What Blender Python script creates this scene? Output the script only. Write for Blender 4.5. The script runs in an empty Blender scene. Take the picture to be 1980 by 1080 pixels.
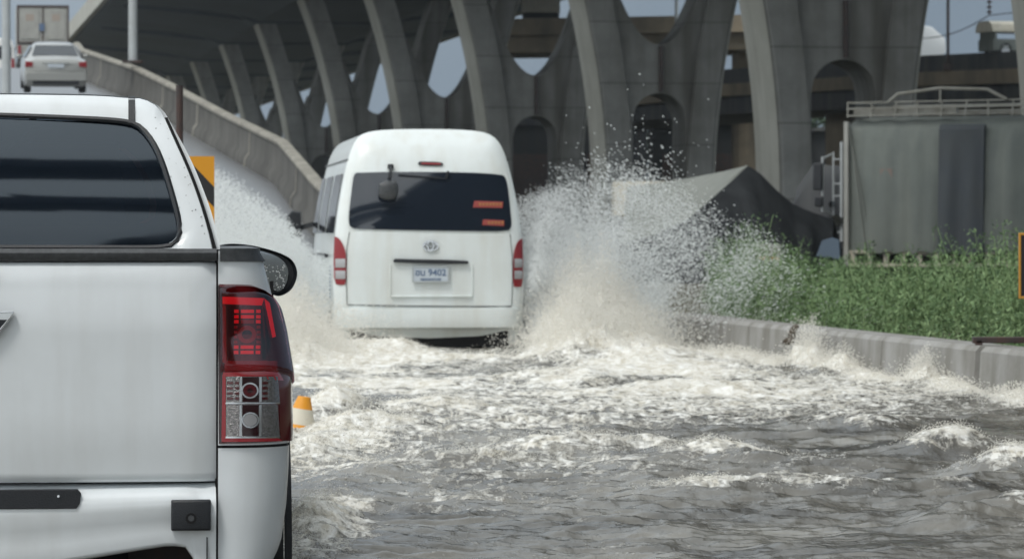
import bpy, math, random
import numpy as np
from mathutils import Vector, Matrix
R = math.radians
random.seed(7); rng = np.random.default_rng(7)
sc = bpy.context.scene
C = sc.collection
PI = math.pi
HAZE = .00017

# ---------------------------------------------------------------- camera, sky, sun, exposure
F = 7500.0            # focal length measured in pixels of a 1980 wide frame
CH, HOR = 1.37, 450.0 # eye height, row of the horizon
cam = bpy.data.cameras.new('camera'); camo = bpy.data.objects.new('camera', cam); C.objects.link(camo)
camo.location = (0, 0, CH); camo.rotation_euler = (R(90), 0, 0)
cam.sensor_width = 36; cam.lens = F / 1980 * 36
cam.shift_y = -(540 - HOR) / 1980
cam.clip_start = 0.5; cam.clip_end = 6000
cam.dof.use_dof = True; cam.dof.focus_distance = 12.6; cam.dof.aperture_fstop = 11.5
sc.camera = camo

w = bpy.data.worlds.new('World'); sc.world = w; w.use_nodes = True
wt = w.node_tree; wt.nodes.clear()
wo = wt.nodes.new('ShaderNodeOutputWorld'); bg = wt.nodes.new('ShaderNodeBackground')
sky = wt.nodes.new('ShaderNodeTexSky'); sky.sky_type = 'NISHITA'; sky.sun_disc = False
SUN_EL, SUN_AZ = 58, 215
sky.sun_elevation = R(SUN_EL); sky.sun_rotation = R(SUN_AZ)
sky.air_density = 1.0; sky.dust_density = 3.0; sky.ozone_density = 1.2
# an overcast layer: the same sky seen through grey cloud of uneven thickness
hs = wt.nodes.new('ShaderNodeHueSaturation'); hs.inputs['Saturation'].default_value = 0.5; hs.inputs['Value'].default_value = 1.0
tc = wt.nodes.new('ShaderNodeTexCoord'); ns = wt.nodes.new('ShaderNodeTexNoise'); ns.inputs['Scale'].default_value = 2.2; ns.inputs['Detail'].default_value = 7
cr = wt.nodes.new('ShaderNodeValToRGB'); cr.color_ramp.elements[0].position = .3; cr.color_ramp.elements[0].color = (.78, .8, .82, 1)
cr.color_ramp.elements[1].position = .75; cr.color_ramp.elements[1].color = (1.2, 1.2, 1.2, 1)
mx = wt.nodes.new('ShaderNodeMix'); mx.data_type = 'RGBA'; mx.inputs[0].default_value = .86
wt.links.new(tc.outputs['Generated'], ns.inputs['Vector']); wt.links.new(ns.outputs['Fac'], cr.inputs['Fac'])
wt.links.new(sky.outputs[0], hs.inputs['Color']); wt.links.new(hs.outputs[0], mx.inputs[6])
# storm cloud ahead is darker than the cloud overhead and behind the viewer
dt = wt.nodes.new('ShaderNodeVectorMath'); dt.operation = 'DOT_PRODUCT'; dt.inputs[1].default_value = (-.40, -.40, .88); wt.links.new(tc.outputs['Generated'], dt.inputs[0])
mrw = wt.nodes.new('ShaderNodeMapRange'); mrw.inputs[1].default_value = -.38; mrw.inputs[2].default_value = 1.0; wt.links.new(dt.outputs['Value'], mrw.inputs[0])
gw = wt.nodes.new('ShaderNodeValToRGB'); gw.color_ramp.elements[0].color = (2.5, 3.25, 4.1, 1); gw.color_ramp.elements[1].color = (17, 17.6, 17.6, 1); e_ = gw.color_ramp.elements.new(.31); e_.color = (10.8, 11.9, 12.7, 1)
wt.links.new(mrw.outputs[0], gw.inputs[0])
mw = wt.nodes.new('ShaderNodeMix'); mw.data_type = 'RGBA'; mw.blend_type = 'MULTIPLY'; mw.inputs[0].default_value = 1; wt.links.new(gw.outputs[0], mw.inputs[6]); wt.links.new(cr.outputs[0], mw.inputs[7]); wt.links.new(mw.outputs[2], mx.inputs[7])
wt.links.new(mx.outputs[2], bg.inputs['Color']); bg.inputs['Strength'].default_value = 0.09
wt.links.new(bg.outputs[0], wo.inputs['Surface'])

sun = bpy.data.lights.new('sun', 'SUN'); suno = bpy.data.objects.new('sun', sun); C.objects.link(suno)
sun.energy = 1.5; sun.angle = R(12); sun.color = (1, .97, .92)
# sun behind and to the left of the viewer, high
az = R(SUN_AZ); el = R(SUN_EL)
sd = Vector((math.sin(az) * math.cos(el), math.cos(az) * math.cos(el), math.sin(el)))
suno.rotation_euler = sd.to_track_quat('Z', 'Y').to_euler(); suno.location = sd * 100 + Vector((0, 0, 50))
sc.view_settings.view_transform = 'Standard'; sc.view_settings.look = 'None'
sc.view_settings.exposure = 0.0; sc.view_settings.gamma = 1
sc.cycles.use_denoising = True
try: sc.cycles.denoiser = 'OPENIMAGEDENOISE'
except Exception: pass
sc.cycles.max_bounces = 7; sc.cycles.transparent_max_bounces = 12; sc.cycles.caustics_reflective = False; sc.cycles.caustics_refractive = False
sc.cycles.volume_bounces = 1; sc.cycles.volume_step_rate = 12; sc.cycles.volume_max_steps = 64
sc.cycles.sample_clamp_indirect = 6

# ---------------------------------------------------------------- helpers
def tag(o, label=None, cat=None, group=None, kind=None):
    if label: o['label'] = label
    if cat: o['category'] = cat
    if group: o['group'] = group
    if kind: o['kind'] = kind
    return o
def thing(name, label, cat, loc=(0, 0, 0), rz=0, group=None):
    o = bpy.data.objects.new(name, None); C.objects.link(o); o.empty_display_size = .2
    o.location = loc; o.rotation_euler = (0, 0, rz)
    return tag(o, label, cat, group)
def copy_tree(o, parent=None):
    c = o.copy(); C.objects.link(c); c.parent = parent
    for ch in list(o.children): copy_tree(ch, c)
    return c

def wpt(x, y, d):
    """point seen at pixel x, y of the photograph, d metres ahead"""
    return Vector(((x - 990) * d / F, d, CH + (HOR - y) * d / F))

class MB:
    def __init__(s): s.v = []; s.f = []
    def add(s, vs, fs):
        n = len(s.v); s.v += [tuple(p) for p in vs]; s.f += [tuple(i + n for i in f) for f in fs]; return s
    def box(s, c, d, rz=0, M=None):
        x, y, z = d[0] / 2, d[1] / 2, d[2] / 2
        vs = [(a * x, b * y, e * z) for e in (-1, 1) for b in (-1, 1) for a in (-1, 1)]
        if rz: vs = [(p[0] * math.cos(rz) - p[1] * math.sin(rz), p[0] * math.sin(rz) + p[1] * math.cos(rz), p[2]) for p in vs]
        if M: vs = [tuple(M @ Vector(p)) for p in vs]
        vs = [(p[0] + c[0], p[1] + c[1], p[2] + c[2]) for p in vs]
        return s.add(vs, [(0, 2, 3, 1), (4, 5, 7, 6), (0, 1, 5, 4), (2, 6, 7, 3), (0, 4, 6, 2), (1, 3, 7, 5)])
    def bar(s, a, b, wd, h=None, up=(0, 0, 1)):
        a = Vector(a); b = Vector(b); h = h or wd; t = (b - a).normalized(); up = Vector(up)
        if abs(t.dot(up)) > .98: up = Vector((1, 0, 0))
        r = t.cross(up).normalized() * wd / 2; u = t.cross(r).normalized() * h / 2
        vs = [a + r + u, a - r + u, a - r - u, a + r - u, b + r + u, b - r + u, b - r - u, b + r - u]
        return s.add(vs, [(3, 2, 1, 0), (4, 5, 6, 7), (0, 1, 5, 4), (1, 2, 6, 5), (2, 3, 7, 6), (3, 0, 4, 7)])
    def tube(s, pts, r, n=10, cap=True):
        pts = [Vector(p) for p in pts]; rr = r if isinstance(r, (list, tuple)) else [r] * len(pts); rings = []
        for i, p in enumerate(pts):
            t = (pts[min(i + 1, len(pts) - 1)] - pts[max(i - 1, 0)]).normalized()
            up = Vector((0, 0, 1)) if abs(t.z) < .95 else Vector((1, 0, 0))
            a = t.cross(up).normalized(); b = t.cross(a).normalized()
            rings.append([p + (a * math.cos(2 * PI * k / n) + b * math.sin(2 * PI * k / n)) * rr[i] for k in range(n)])
        return s.loft(rings, cap)
    def loft(s, rings, cap=True, closed=True):
        n = len(rings[0]); vs = [p for r in rings for p in r]; fs = []
        for i in range(len(rings) - 1):
            for k in range(n if closed else n - 1):
                fs.append((i * n + k, i * n + (k + 1) % n, (i + 1) * n + (k + 1) % n, (i + 1) * n + k))
        if cap and closed:
            fs.append(tuple(range(n))[::-1]); fs.append(tuple((len(rings) - 1) * n + k for k in range(n)))
        return s.add(vs, fs)
    def prism(s, poly, y0, y1):
        """outline of (x,z) points, extruded from y0 to y1"""
        return s.loft([[(p[0], y0, p[1]) for p in poly], [(p[0], y1, p[1]) for p in poly]])
    def prism_x(s, poly, x0, x1):
        return s.loft([[(x0, p[0], p[1]) for p in poly], [(x1, p[0], p[1]) for p in poly]])
    def disc(s, c, r, axis='y', t=.02, n=20):
        c = Vector(c); ax = {'x': Vector((1, 0, 0)), 'y': Vector((0, 1, 0)), 'z': Vector((0, 0, 1))}[axis]
        return s.tube([c - ax * t / 2, c + ax * t / 2], r, n)
    def ring(s, c, r0, r1, y0, y1, n=24, sz=1.0):
        """ring in the xz plane"""
        rs = [[(c[0] + r * math.cos(2 * PI * k / n), y, c[-1] + sz * r * math.sin(2 * PI * k / n)) for k in range(n)] for r, y in ((r0, y1), (r0, y0), (r1, y0), (r1, y1))]
        return s.loft(rs + [rs[0]], False)
    def build(s, name, mat, parent=None, smooth=False, bevel=0, angle=35, seg=2):
        me = bpy.data.meshes.new(name); me.from_pydata(s.v, [], s.f); me.update()
        me.materials.append(mat)
        o = bpy.data.objects.new(name, me); C.objects.link(o)
        if parent: o.parent = parent
        if smooth:
            me.shade_smooth() if hasattr(me, 'shade_smooth') else None
            me.polygons.foreach_set('use_smooth', [True] * len(me.polygons))
            try: me.set_sharp_from_angle(angle=R(angle))
            except Exception: pass
        if bevel:
            b = o.modifiers.new('b', 'BEVEL'); b.width = bevel; b.segments = seg; b.limit_method = 'ANGLE'; b.angle_limit = R(30)
            me.polygons.foreach_set('use_smooth', [True] * len(me.polygons))
            try: me.set_sharp_from_angle(angle=R(60))
            except Exception: pass
        return o

def npmesh(name, verts, faces, mat, parent=None, smooth=True, attrs=None):
    """fast mesh from numpy: faces is an (n,k) array"""
    me = bpy.data.meshes.new(name); n, k = faces.shape
    me.vertices.add(len(verts)); me.vertices.foreach_set('co', np.asarray(verts, np.float32).ravel())
    me.loops.add(n * k); me.loops.foreach_set('vertex_index', faces.astype(np.int32).ravel())
    me.polygons.add(n); me.polygons.foreach_set('loop_start', np.arange(0, n * k, k, dtype=np.int32))
    me.polygons.foreach_set('use_smooth', np.full(n, smooth))
    me.update(calc_edges=True)
    if attrs:
        for a, val in attrs.items():
            at = me.attributes.new(a, 'FLOAT', 'POINT'); at.data.foreach_set('value', np.asarray(val, np.float32).ravel())
    me.materials.append(mat)
    o = bpy.data.objects.new(name, me); C.objects.link(o)
    if parent: o.parent = parent
    return o

def hash2(ix, iy, seed):
    h = (ix.astype(np.int64) * 374761393 + iy.astype(np.int64) * 668265263 + seed * 2147483647 + 1013) & 0xffffffff
    h = ((h ^ (h >> 13)) * 1274126177) & 0xffffffff
    h = h ^ (h >> 16)
    return (h & 0xffffff) / float(0xffffff)
def vnoise(x, y, seed=0):
    ix = np.floor(x); iy = np.floor(y); fx = x - ix; fy = y - iy
    fx = fx * fx * fx * (fx * (fx * 6 - 15) + 10); fy = fy * fy * fy * (fy * (fy * 6 - 15) + 10)
    a = hash2(ix, iy, seed); b = hash2(ix + 1, iy, seed); c = hash2(ix, iy + 1, seed); d = hash2(ix + 1, iy + 1, seed)
    return (a + (b - a) * fx) * (1 - fy) + (c + (d - c) * fx) * fy
def fbm(x, y, o=4, seed=0):
    s = 0; a = 1; t = 0
    for i in range(o):
        s = s + a * vnoise(x * 2 ** i + i * 17.3, y * 2 ** i - i * 9.1, seed + i); t += a; a *= .5
    return s / t
def ridged(x, y, o=3, seed=0):
    s = 0; a = 1; t = 0
    for i in range(o):
        s = s + a * (1 - np.abs(2 * vnoise(x * 2 ** i + i * 7.7, y * 2 ** i + i * 3.1, seed + i) - 1)); t += a; a *= .5
    return s / t

# ---------------------------------------------------------------- materials
def mat(name, col, rough=.6, metal=0, spec=.5, coat=0, noise=None, bump=0, bscale=30, emit=None, estr=0, streak=None, joints=0):
    """noise = (scale, second colour, amount); streak = (second colour, amount): vertical stains"""
    m = bpy.data.materials.new(name); m.use_nodes = True; nt = m.node_tree; b = nt.nodes['Principled BSDF']
    b.inputs['Base Color'].default_value = (*col, 1); b.inputs['Roughness'].default_value = rough
    b.inputs['Metallic'].default_value = metal; b.inputs['Specular IOR Level'].default_value = spec
    if coat: b.inputs['Coat Weight'].default_value = coat; b.inputs['Coat Roughness'].default_value = .06
    if emit: b.inputs['Emission Color'].default_value = (*emit, 1); b.inputs['Emission Strength'].default_value = estr
    last = None
    t = nt.nodes.new('ShaderNodeTexCoord')
    if noise:
        n = nt.nodes.new('ShaderNodeTexNoise'); n.inputs['Scale'].default_value = noise[0]; n.inputs['Detail'].default_value = 8; n.inputs['Roughness'].default_value = .65
        nt.links.new(t.outputs['Object'], n.inputs['Vector'])
        r = nt.nodes.new('ShaderNodeValToRGB'); r.color_ramp.elements[0].position = .38; r.color_ramp.elements[1].position = .68
        r.color_ramp.elements[0].color = (*col, 1)
        c2 = [col[i] + (noise[1][i] - col[i]) * noise[2] for i in range(3)]; r.color_ramp.elements[1].color = (*c2, 1)
        nt.links.new(n.outputs['Fac'], r.inputs['Fac']); last = r.outputs[0]
    if streak:
        mp = nt.nodes.new('ShaderNodeMapping'); mp.inputs['Scale'].default_value = streak[2] if len(streak) > 2 else (3, 3, .25)
        n = nt.nodes.new('ShaderNodeTexNoise'); n.inputs['Scale'].default_value = 1.0; n.inputs['Detail'].default_value = 7
        nt.links.new(t.outputs['Object'], mp.inputs['Vector']); nt.links.new(mp.outputs[0], n.inputs['Vector'])
        r = nt.nodes.new('ShaderNodeMapRange'); r.inputs[1].default_value = .45; r.inputs[2].default_value = .72; r.inputs[4].default_value = streak[1]
        nt.links.new(n.outputs['Fac'], r.inputs[0])
        k = nt.nodes.new('ShaderNodeMix'); k.data_type = 'RGBA'; k.inputs[6].default_value = (*col, 1); k.inputs[7].default_value = (*streak[0], 1)
        if last: nt.links.new(last, k.inputs[6])
        nt.links.new(r.outputs[0], k.inputs[0]); last = k.outputs[2]
    if joints:
        sx = nt.nodes.new('ShaderNodeSeparateXYZ'); nt.links.new(t.outputs['Object'], sx.inputs[0]); md = nt.nodes.new('ShaderNodeMath'); md.operation = 'MODULO'; md.inputs[1].default_value = joints; nt.links.new(sx.outputs['Z'], md.inputs[0])
        lt = nt.nodes.new('ShaderNodeMath'); lt.operation = 'LESS_THAN'; lt.inputs[1].default_value = .05; nt.links.new(md.outputs[0], lt.inputs[0]); ml = nt.nodes.new('ShaderNodeMath'); ml.operation = 'MULTIPLY'; ml.inputs[1].default_value = .5; nt.links.new(lt.outputs[0], ml.inputs[0])
        k = nt.nodes.new('ShaderNodeMix'); k.data_type = 'RGBA'; k.inputs[7].default_value = (.05, .05, .045, 1); nt.links.new(ml.outputs[0], k.inputs[0]); nt.links.new(last, k.inputs[6]); last = k.outputs[2]
    if last: nt.links.new(last, b.inputs['Base Color'])
    if bump:
        n = nt.nodes.new('ShaderNodeTexNoise'); n.inputs['Scale'].default_value = bscale; n.inputs['Detail'].default_value = 6
        bp = nt.nodes.new('ShaderNodeBump'); bp.inputs['Strength'].default_value = bump; bp.inputs['Distance'].default_value = .02
        nt.links.new(t.outputs['Object'], n.inputs['Vector']); nt.links.new(n.outputs['Fac'], bp.inputs['Height']); nt.links.new(bp.outputs[0], b.inputs['Normal'])
    return m
def glass_mat(name, tint=(.05, .06, .07), rough=.02, bounce_tint=(0, 0, 0)):
    m = bpy.data.materials.new(name); m.use_nodes = True; nt = m.node_tree; nt.nodes.clear()
    o = nt.nodes.new('ShaderNodeOutputMaterial'); mxs = nt.nodes.new('ShaderNodeMixShader')
    tr0 = nt.nodes.new('ShaderNodeBsdfTransparent'); tr0.inputs[0].default_value = (*tint, 1)
    df = nt.nodes.new('ShaderNodeBsdfDiffuse'); df.inputs[0].default_value = (*bounce_tint, 1); tr = nt.nodes.new('ShaderNodeMixShader'); tr.inputs[0].default_value = .5 if bounce_tint[2] > 0 else 0  # diffuse colour mixed into the glass to stand for bounce light from inside
    nt.links.new(tr0.outputs[0], tr.inputs[1]); nt.links.new(df.outputs[0], tr.inputs[2])
    gl = nt.nodes.new('ShaderNodeBsdfGlossy'); gl.inputs['Roughness'].default_value = rough; gl.inputs[0].default_value = (.78, .90, 1, 1)
    fr = nt.nodes.new('ShaderNodeFresnel'); fr.inputs[0].default_value = 1.6
    nt.links.new(fr.outputs[0], mxs.inputs[0]); nt.links.new(tr.outputs[0], mxs.inputs[1]); nt.links.new(gl.outputs[0], mxs.inputs[2]); nt.links.new(mxs.outputs[0], o.inputs[0])
    return m

DIRT = (.30, .27, .22)
M = {}
M['paint'] = mat('white_paint', (.76, .80, .825), .26, coat=.5, noise=(3.5, (.64, .67, .68), .4), streak=((.52, .52, .50), .2, (14, 14, 1.2)), bump=.012, bscale=60)
M['vanpaint'] = mat('van_white_paint', (.69, .735, .735), .30, coat=.4, noise=(2.0, (.59, .62, .60), .6), streak=((.50, .48, .41), .35, (7, 7, .9)))
M['black'] = mat('black_plastic', (.012, .014, .018), .45, bump=.15, bscale=220)
M['rail'] = mat('worn_black_rail', (.035, .038, .042), .42, noise=(40, (.085, .09, .095), .6), bump=.1, bscale=150)
M['gap'] = mat('dark_gap', (.006, .006, .007), .9)
M['rubber'] = mat('tyre_rubber', (.018, .018, .019), .75)
M['rim'] = mat('alloy_rim', (.45, .46, .48), .3, metal=.9)
M['chrome'] = mat('chrome', (.82, .84, .86), .12, metal=1)
M['glass'] = glass_mat('tinted_glass', (.16, .20, .25), .05, (.012, .018, .028))
M['lens_cover'] = glass_mat('red_lens_cover', (.85, .22, .24), .03)
M['vanglass'] = mat('dark_van_glass', (.012, .017, .026), .05, spec=1.0)
M['carglass'] = mat('dark_car_glass', (.02, .026, .032), .06, spec=.7)
M['mirrorglass'] = mat('mirror_glass', (.34, .38, .44), .03, metal=1)
M['lamp_dark'] = mat('dark_red_lens', (.065, .002, .006), .1, coat=1, emit=(.5, .0, .01), estr=.02)
M['lamp_red'] = mat('red_lens', (.22, .003, .008), .12, coat=1, emit=(1, .012, .03), estr=.05)
M['lamp_on'] = mat('lit_red_lens', (.5, .008, .016), .15, coat=1, emit=(1, .015, .04), estr=.36)
M['lamp_black'] = mat('black_lens_surround', (.022, .002, .004), .08, coat=1)
M['lamp_clear'] = mat('clear_lens_reflector', (.32, .31, .31), .18, metal=.7, coat=1, noise=(120, (.05, .05, .05), .9), bump=.5, bscale=260)
M['lamp_grey'] = mat('grey_lens', (.32, .32, .33), .2, coat=1)
M['vlamp_red'] = mat('van_red_lens', (.20, .005, .010), .3, coat=.2, emit=(1, .02, .05), estr=.02)
M['concrete'] = mat('pier_concrete', (.32, .325, .315), .85, noise=(.5, (.185, .19, .18), .9), streak=((.095, .09, .075), .9, (1.0, 1.0, .06)), joints=2.4, bump=.1, bscale=8)
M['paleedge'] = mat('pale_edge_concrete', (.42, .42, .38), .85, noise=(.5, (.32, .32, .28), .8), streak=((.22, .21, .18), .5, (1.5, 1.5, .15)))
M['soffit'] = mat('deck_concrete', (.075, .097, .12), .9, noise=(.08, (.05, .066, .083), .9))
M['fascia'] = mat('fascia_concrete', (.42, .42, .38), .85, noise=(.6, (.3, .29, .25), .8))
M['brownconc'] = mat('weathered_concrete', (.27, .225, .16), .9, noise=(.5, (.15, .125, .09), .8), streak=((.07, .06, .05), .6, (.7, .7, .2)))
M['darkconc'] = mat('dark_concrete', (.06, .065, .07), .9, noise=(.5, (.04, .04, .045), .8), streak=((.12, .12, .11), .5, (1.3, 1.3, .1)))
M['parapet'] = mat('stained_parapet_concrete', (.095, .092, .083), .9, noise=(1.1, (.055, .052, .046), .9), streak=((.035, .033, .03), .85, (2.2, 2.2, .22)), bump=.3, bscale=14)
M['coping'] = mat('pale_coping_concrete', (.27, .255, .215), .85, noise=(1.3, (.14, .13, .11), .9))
M['kerb'] = mat('barrier_concrete', (.29, .285, .275), .8, noise=(2.2, (.19, .185, .165), .9), streak=((.11, .10, .08), .7, (5, 5, .6)), bump=.2, bscale=25)
M['asphalt'] = mat('wet_asphalt', (.14, .145, .15), .28, noise=(2, (.10, .10, .105), .8), bump=.2, bscale=50)
M['soil'] = mat('verge_soil', (.09, .075, .05), .95, noise=(1.5, (.05, .06, .03), .8))
M['steel'] = mat('painted_grey_steel', (.42, .45, .46), .5, noise=(3, (.32, .33, .33), .6))
M['darksteel'] = mat('rusty_dark_steel', (.035, .03, .03), .55, noise=(9, (.10, .04, .025), .6))
M['yellow'] = mat('yellow_reflective_sheet', (.62, .27, .006), .45)
M['orange'] = mat('orange_plastic', (.72, .30, .02), .5)
M['amber'] = mat('amber_border', (.50, .24, .03), .5)
M['signblack'] = mat('black_sheet', (.012, .012, .014), .5)
M['tarp_grey'] = mat('grey_green_tarpaulin', (.155, .175, .16), .8, noise=(1.2, (.11, .125, .12), .8), streak=((.22, .235, .21), .5, (2.5, 2.5, .3)), bump=.5, bscale=5)
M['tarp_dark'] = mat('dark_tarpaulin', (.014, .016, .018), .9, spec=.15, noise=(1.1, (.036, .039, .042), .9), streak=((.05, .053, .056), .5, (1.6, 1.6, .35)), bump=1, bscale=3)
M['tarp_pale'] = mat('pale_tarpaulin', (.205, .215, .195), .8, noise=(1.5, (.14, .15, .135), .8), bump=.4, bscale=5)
M['navytarp'] = mat('navy_tarpaulin', (.062, .07, .076), .8, noise=(1.5, (.05, .06, .075), .8))
M['cream'] = mat('cream_paint', (.52, .49, .40), .5, noise=(3, (.36, .33, .26), .8))
M['silver'] = mat('silver_gold_paint', (.34, .345, .33), .3, metal=.35, coat=.5)
M['boxgrey'] = mat('box_body_grey', (.36, .36, .335), .5, noise=(2, (.26, .26, .24), .8))
M['leaf'] = mat('weed_leaf', (.115, .20, .075), .7, noise=(.9, (.03, .07, .022), 1))
M['leaf2'] = mat('pale_weed_leaf', (.23, .33, .15), .7, noise=(1.1, (.08, .15, .05), 1))
M['treeleaf'] = mat('tree_leaf', (.035, .06, .03), .7, noise=(.5, (.02, .035, .02), 1))
M['bark'] = mat('bark', (.07, .055, .04), .9)
M['shed'] = mat('dark_corrugated_sheet', (.022, .025, .028), .7, streak=((.05, .042, .035), .5, (1.5, 1.5, .1)))
M['plate'] = mat('plate_white', (.48, .53, .58), .4)
M['plateblue'] = mat('plate_blue_ink', (.09, .14, .24), .5)
M['soaked'] = mat('soaked_cone_band', (.62, .58, .48), .6)
M['white'] = mat('white_gloss', (.75, .76, .75), .35, coat=.3)
M['stickred'] = mat('sticker_red', (.27, .045, .04), .5)
M['stickyel'] = mat('sticker_yellow', (.34, .16, .05), .5)
M['strap'] = mat('orange_strap', (.6, .13, .04), .6, emit=(.6, .1, .03), estr=.0)
M['seat'] = mat('seat_fabric', (.03, .03, .033), .9)
M['blueplastic'] = mat('dull_blue_sheet', (.10, .14, .19), .6)

def spray_mat(name, col, tr):
    m = bpy.data.materials.new(name); m.use_nodes = True; nt = m.node_tree; nt.nodes.clear()
    o = nt.nodes.new('ShaderNodeOutputMaterial'); a = nt.nodes.new('ShaderNodeBsdfDiffuse'); a.inputs[0].default_value = (*col, 1)
    b = nt.nodes.new('ShaderNodeBsdfTranslucent'); b.inputs[0].default_value = (*col, 1)
    g = nt.nodes.new('ShaderNodeBsdfTransparent')
    m1 = nt.nodes.new('ShaderNodeMixShader'); m1.inputs[0].default_value = .5
    m2 = nt.nodes.new('ShaderNodeMixShader'); m2.inputs[0].default_value = tr
    nt.links.new(a.outputs[0], m1.inputs[1]); nt.links.new(b.outputs[0], m1.inputs[2])
    nt.links.new(m1.outputs[0], m2.inputs[1]); nt.links.new(g.outputs[0], m2.inputs[2]); nt.links.new(m2.outputs[0], o.inputs[0])
    return m
M['mist'] = spray_mat('fine_spray', (.93, .95, .95), .25)
M['drop'] = spray_mat('water_drops', (.93, .95, .95), .0)
M['froth'] = spray_mat('muddy_froth', (.91, .895, .85), .15)

# ---------------------------------------------------------------- the setting
WL = .25   # flood level
VD = (-math.sin(R(9.02)), math.cos(R(9.02)))   # direction of the viaduct
def edge_x(d):  # right edge of the carriageway: kerb barrier, further on the ramp parapet
    return np.interp(d, [0, 26, 36.6, 60, 75, 85, 97, 105, 112, 128, 140, 160, 180, 220, 300],
                     [7.5, 3.43, 1.756, -1.95, -3.85, -5.1, -7.3, -9.2, -10.9, -14.3, -15.8, -18.2, -20.2, -25, -36])
def road_z(d):
    return np.interp(d, [0, 54, 60, 66, 75, 85, 97, 105, 112, 128, 140, 160, 180, 220, 300],
                     [0, 0, .25, .7, 1.45, 2.45, 3.45, 4.4, 5.2, 6.5, 7.3, 8.1, 8.4, 8.6, 8.6])

# ground: one sheet to the horizon, verge right of the kerb is higher than the flooded road
gx = np.array([-400, -100, -30, -12, -4, 0, 4, 12, 40, 120, 400.]); gy = np.array([-300, -100, -20, 0, 20, 60, 120, 300, 640, 1000.])
gv = [(x, y, -.02) for y in gy for x in gx]; nx = len(gx)
gf = np.array([(j * nx + i, j * nx + i + 1, (j + 1) * nx + i + 1, (j + 1) * nx + i) for j in range(len(gy) - 1) for i in range(nx - 1)])
tag(npmesh('ground', np.array(gv), gf, M['soil'], smooth=False), kind='structure')
# verge
mb = MB(); ys = list(np.linspace(-20, 60, 60)) + [75, 90, 120, 160, 200, 300, 500, 990]
def vx(d):
    return float(edge_x(d)) + .32 if d < 60 else float(edge_x(60)) + .32 + (-.0) * (d - 60) + 0
for i in range(len(ys) - 1):
    a, b = ys[i], ys[i + 1]
    mb.add([(vx(a), a, .40), (vx(a) + 2, a, .47), (390, a, .5), (vx(b), b, .40), (vx(b) + 2, b, .47), (390, b, .5)], [(0, 1, 4, 3), (1, 2, 5, 4)])
tag(mb.build('verge_ground', M['soil'], smooth=True), kind='structure')
# far bank left/under the ramp
mb = MB(); mb.box((-190, 555, .2), (400, 870, .5)); tag(mb.build('far_ground', M['soil']), kind='structure')
# ramp road
mb = MB(); ds = np.linspace(50, 300, 120); rg = []
for d in ds:
    ex = float(edge_x(d)); z = float(road_z(d)); rg.append([(ex + .15, d, z - .6 if z > 1 else -.3), (ex + .15, d, z), (ex - 4.2, d, z + .02), (ex - 9.5, d, z), (ex - 9.5, d, z - .6 if z > 1 else -.3)])
mb.loft(rg, True, True); tag(mb.build('ramp_road', M['asphalt'], smooth=True), kind='structure')

# ramp parapet: a stained wall with a pale coping, vertical joints
def wall_loft(mb, d0, d1, step, prof):
    """prof(d) -> list of (dx, z) outline"""
    ds = np.arange(d0, d1 + 1e-6, step); mb.loft([[(float(edge_x(d)) + p[0], d, p[1]) for p in prof(d)] for d in ds])
pr = thing('ramp_parapet', 'stained concrete parapet with pale coping curving up along the ramp', 'parapet', (0, 0, 0))
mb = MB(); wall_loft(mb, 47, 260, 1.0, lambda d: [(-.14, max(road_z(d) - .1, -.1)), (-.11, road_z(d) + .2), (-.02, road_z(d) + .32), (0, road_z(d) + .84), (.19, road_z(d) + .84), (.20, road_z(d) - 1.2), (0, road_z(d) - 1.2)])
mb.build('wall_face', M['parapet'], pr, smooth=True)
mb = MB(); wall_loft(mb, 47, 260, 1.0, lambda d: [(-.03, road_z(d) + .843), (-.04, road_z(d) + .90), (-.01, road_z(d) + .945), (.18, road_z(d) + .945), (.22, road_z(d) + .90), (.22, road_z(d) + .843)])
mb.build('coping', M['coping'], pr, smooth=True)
for d in (68, 79.5, 90.5, 100.5, 106.5, 121):
    mb = MB(); n = 10
    z = lambda q: float(road_z(q)); e = float(edge_x(d)); s = .12 if d not in (100.5, 106.5) else .16
    mb.loft([[(float(edge_x(q)) + p[0] - .012, q, z(q) + p[1]) for p in ((-.135, .0), (-.105, .2), (-.015, .32), (0, .84), (.05, .84), (.03, .32), (-.05, .2), (-.08, 0))] for q in (d, d + s)])
    mb.build('joint', M['coping'], pr)

# solid side wall under the ramp (right outer face)
mb = MB(); rg = []
for d in np.arange(56, 262, 3.0):
    e = float(edge_x(d)); z = float(road_z(d)) - .62; rg.append([(e + .1, d, -.1), (e + .1, d, max(z, 0)), (e - .6, d, max(z, 0)), (e - .6, d, -.1)])
mb.loft(rg); tag(mb.build('ramp_side_wall', M['darkconc']), 'dark concrete retaining wall carrying the outer edge of the ramp', 'wall')

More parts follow.
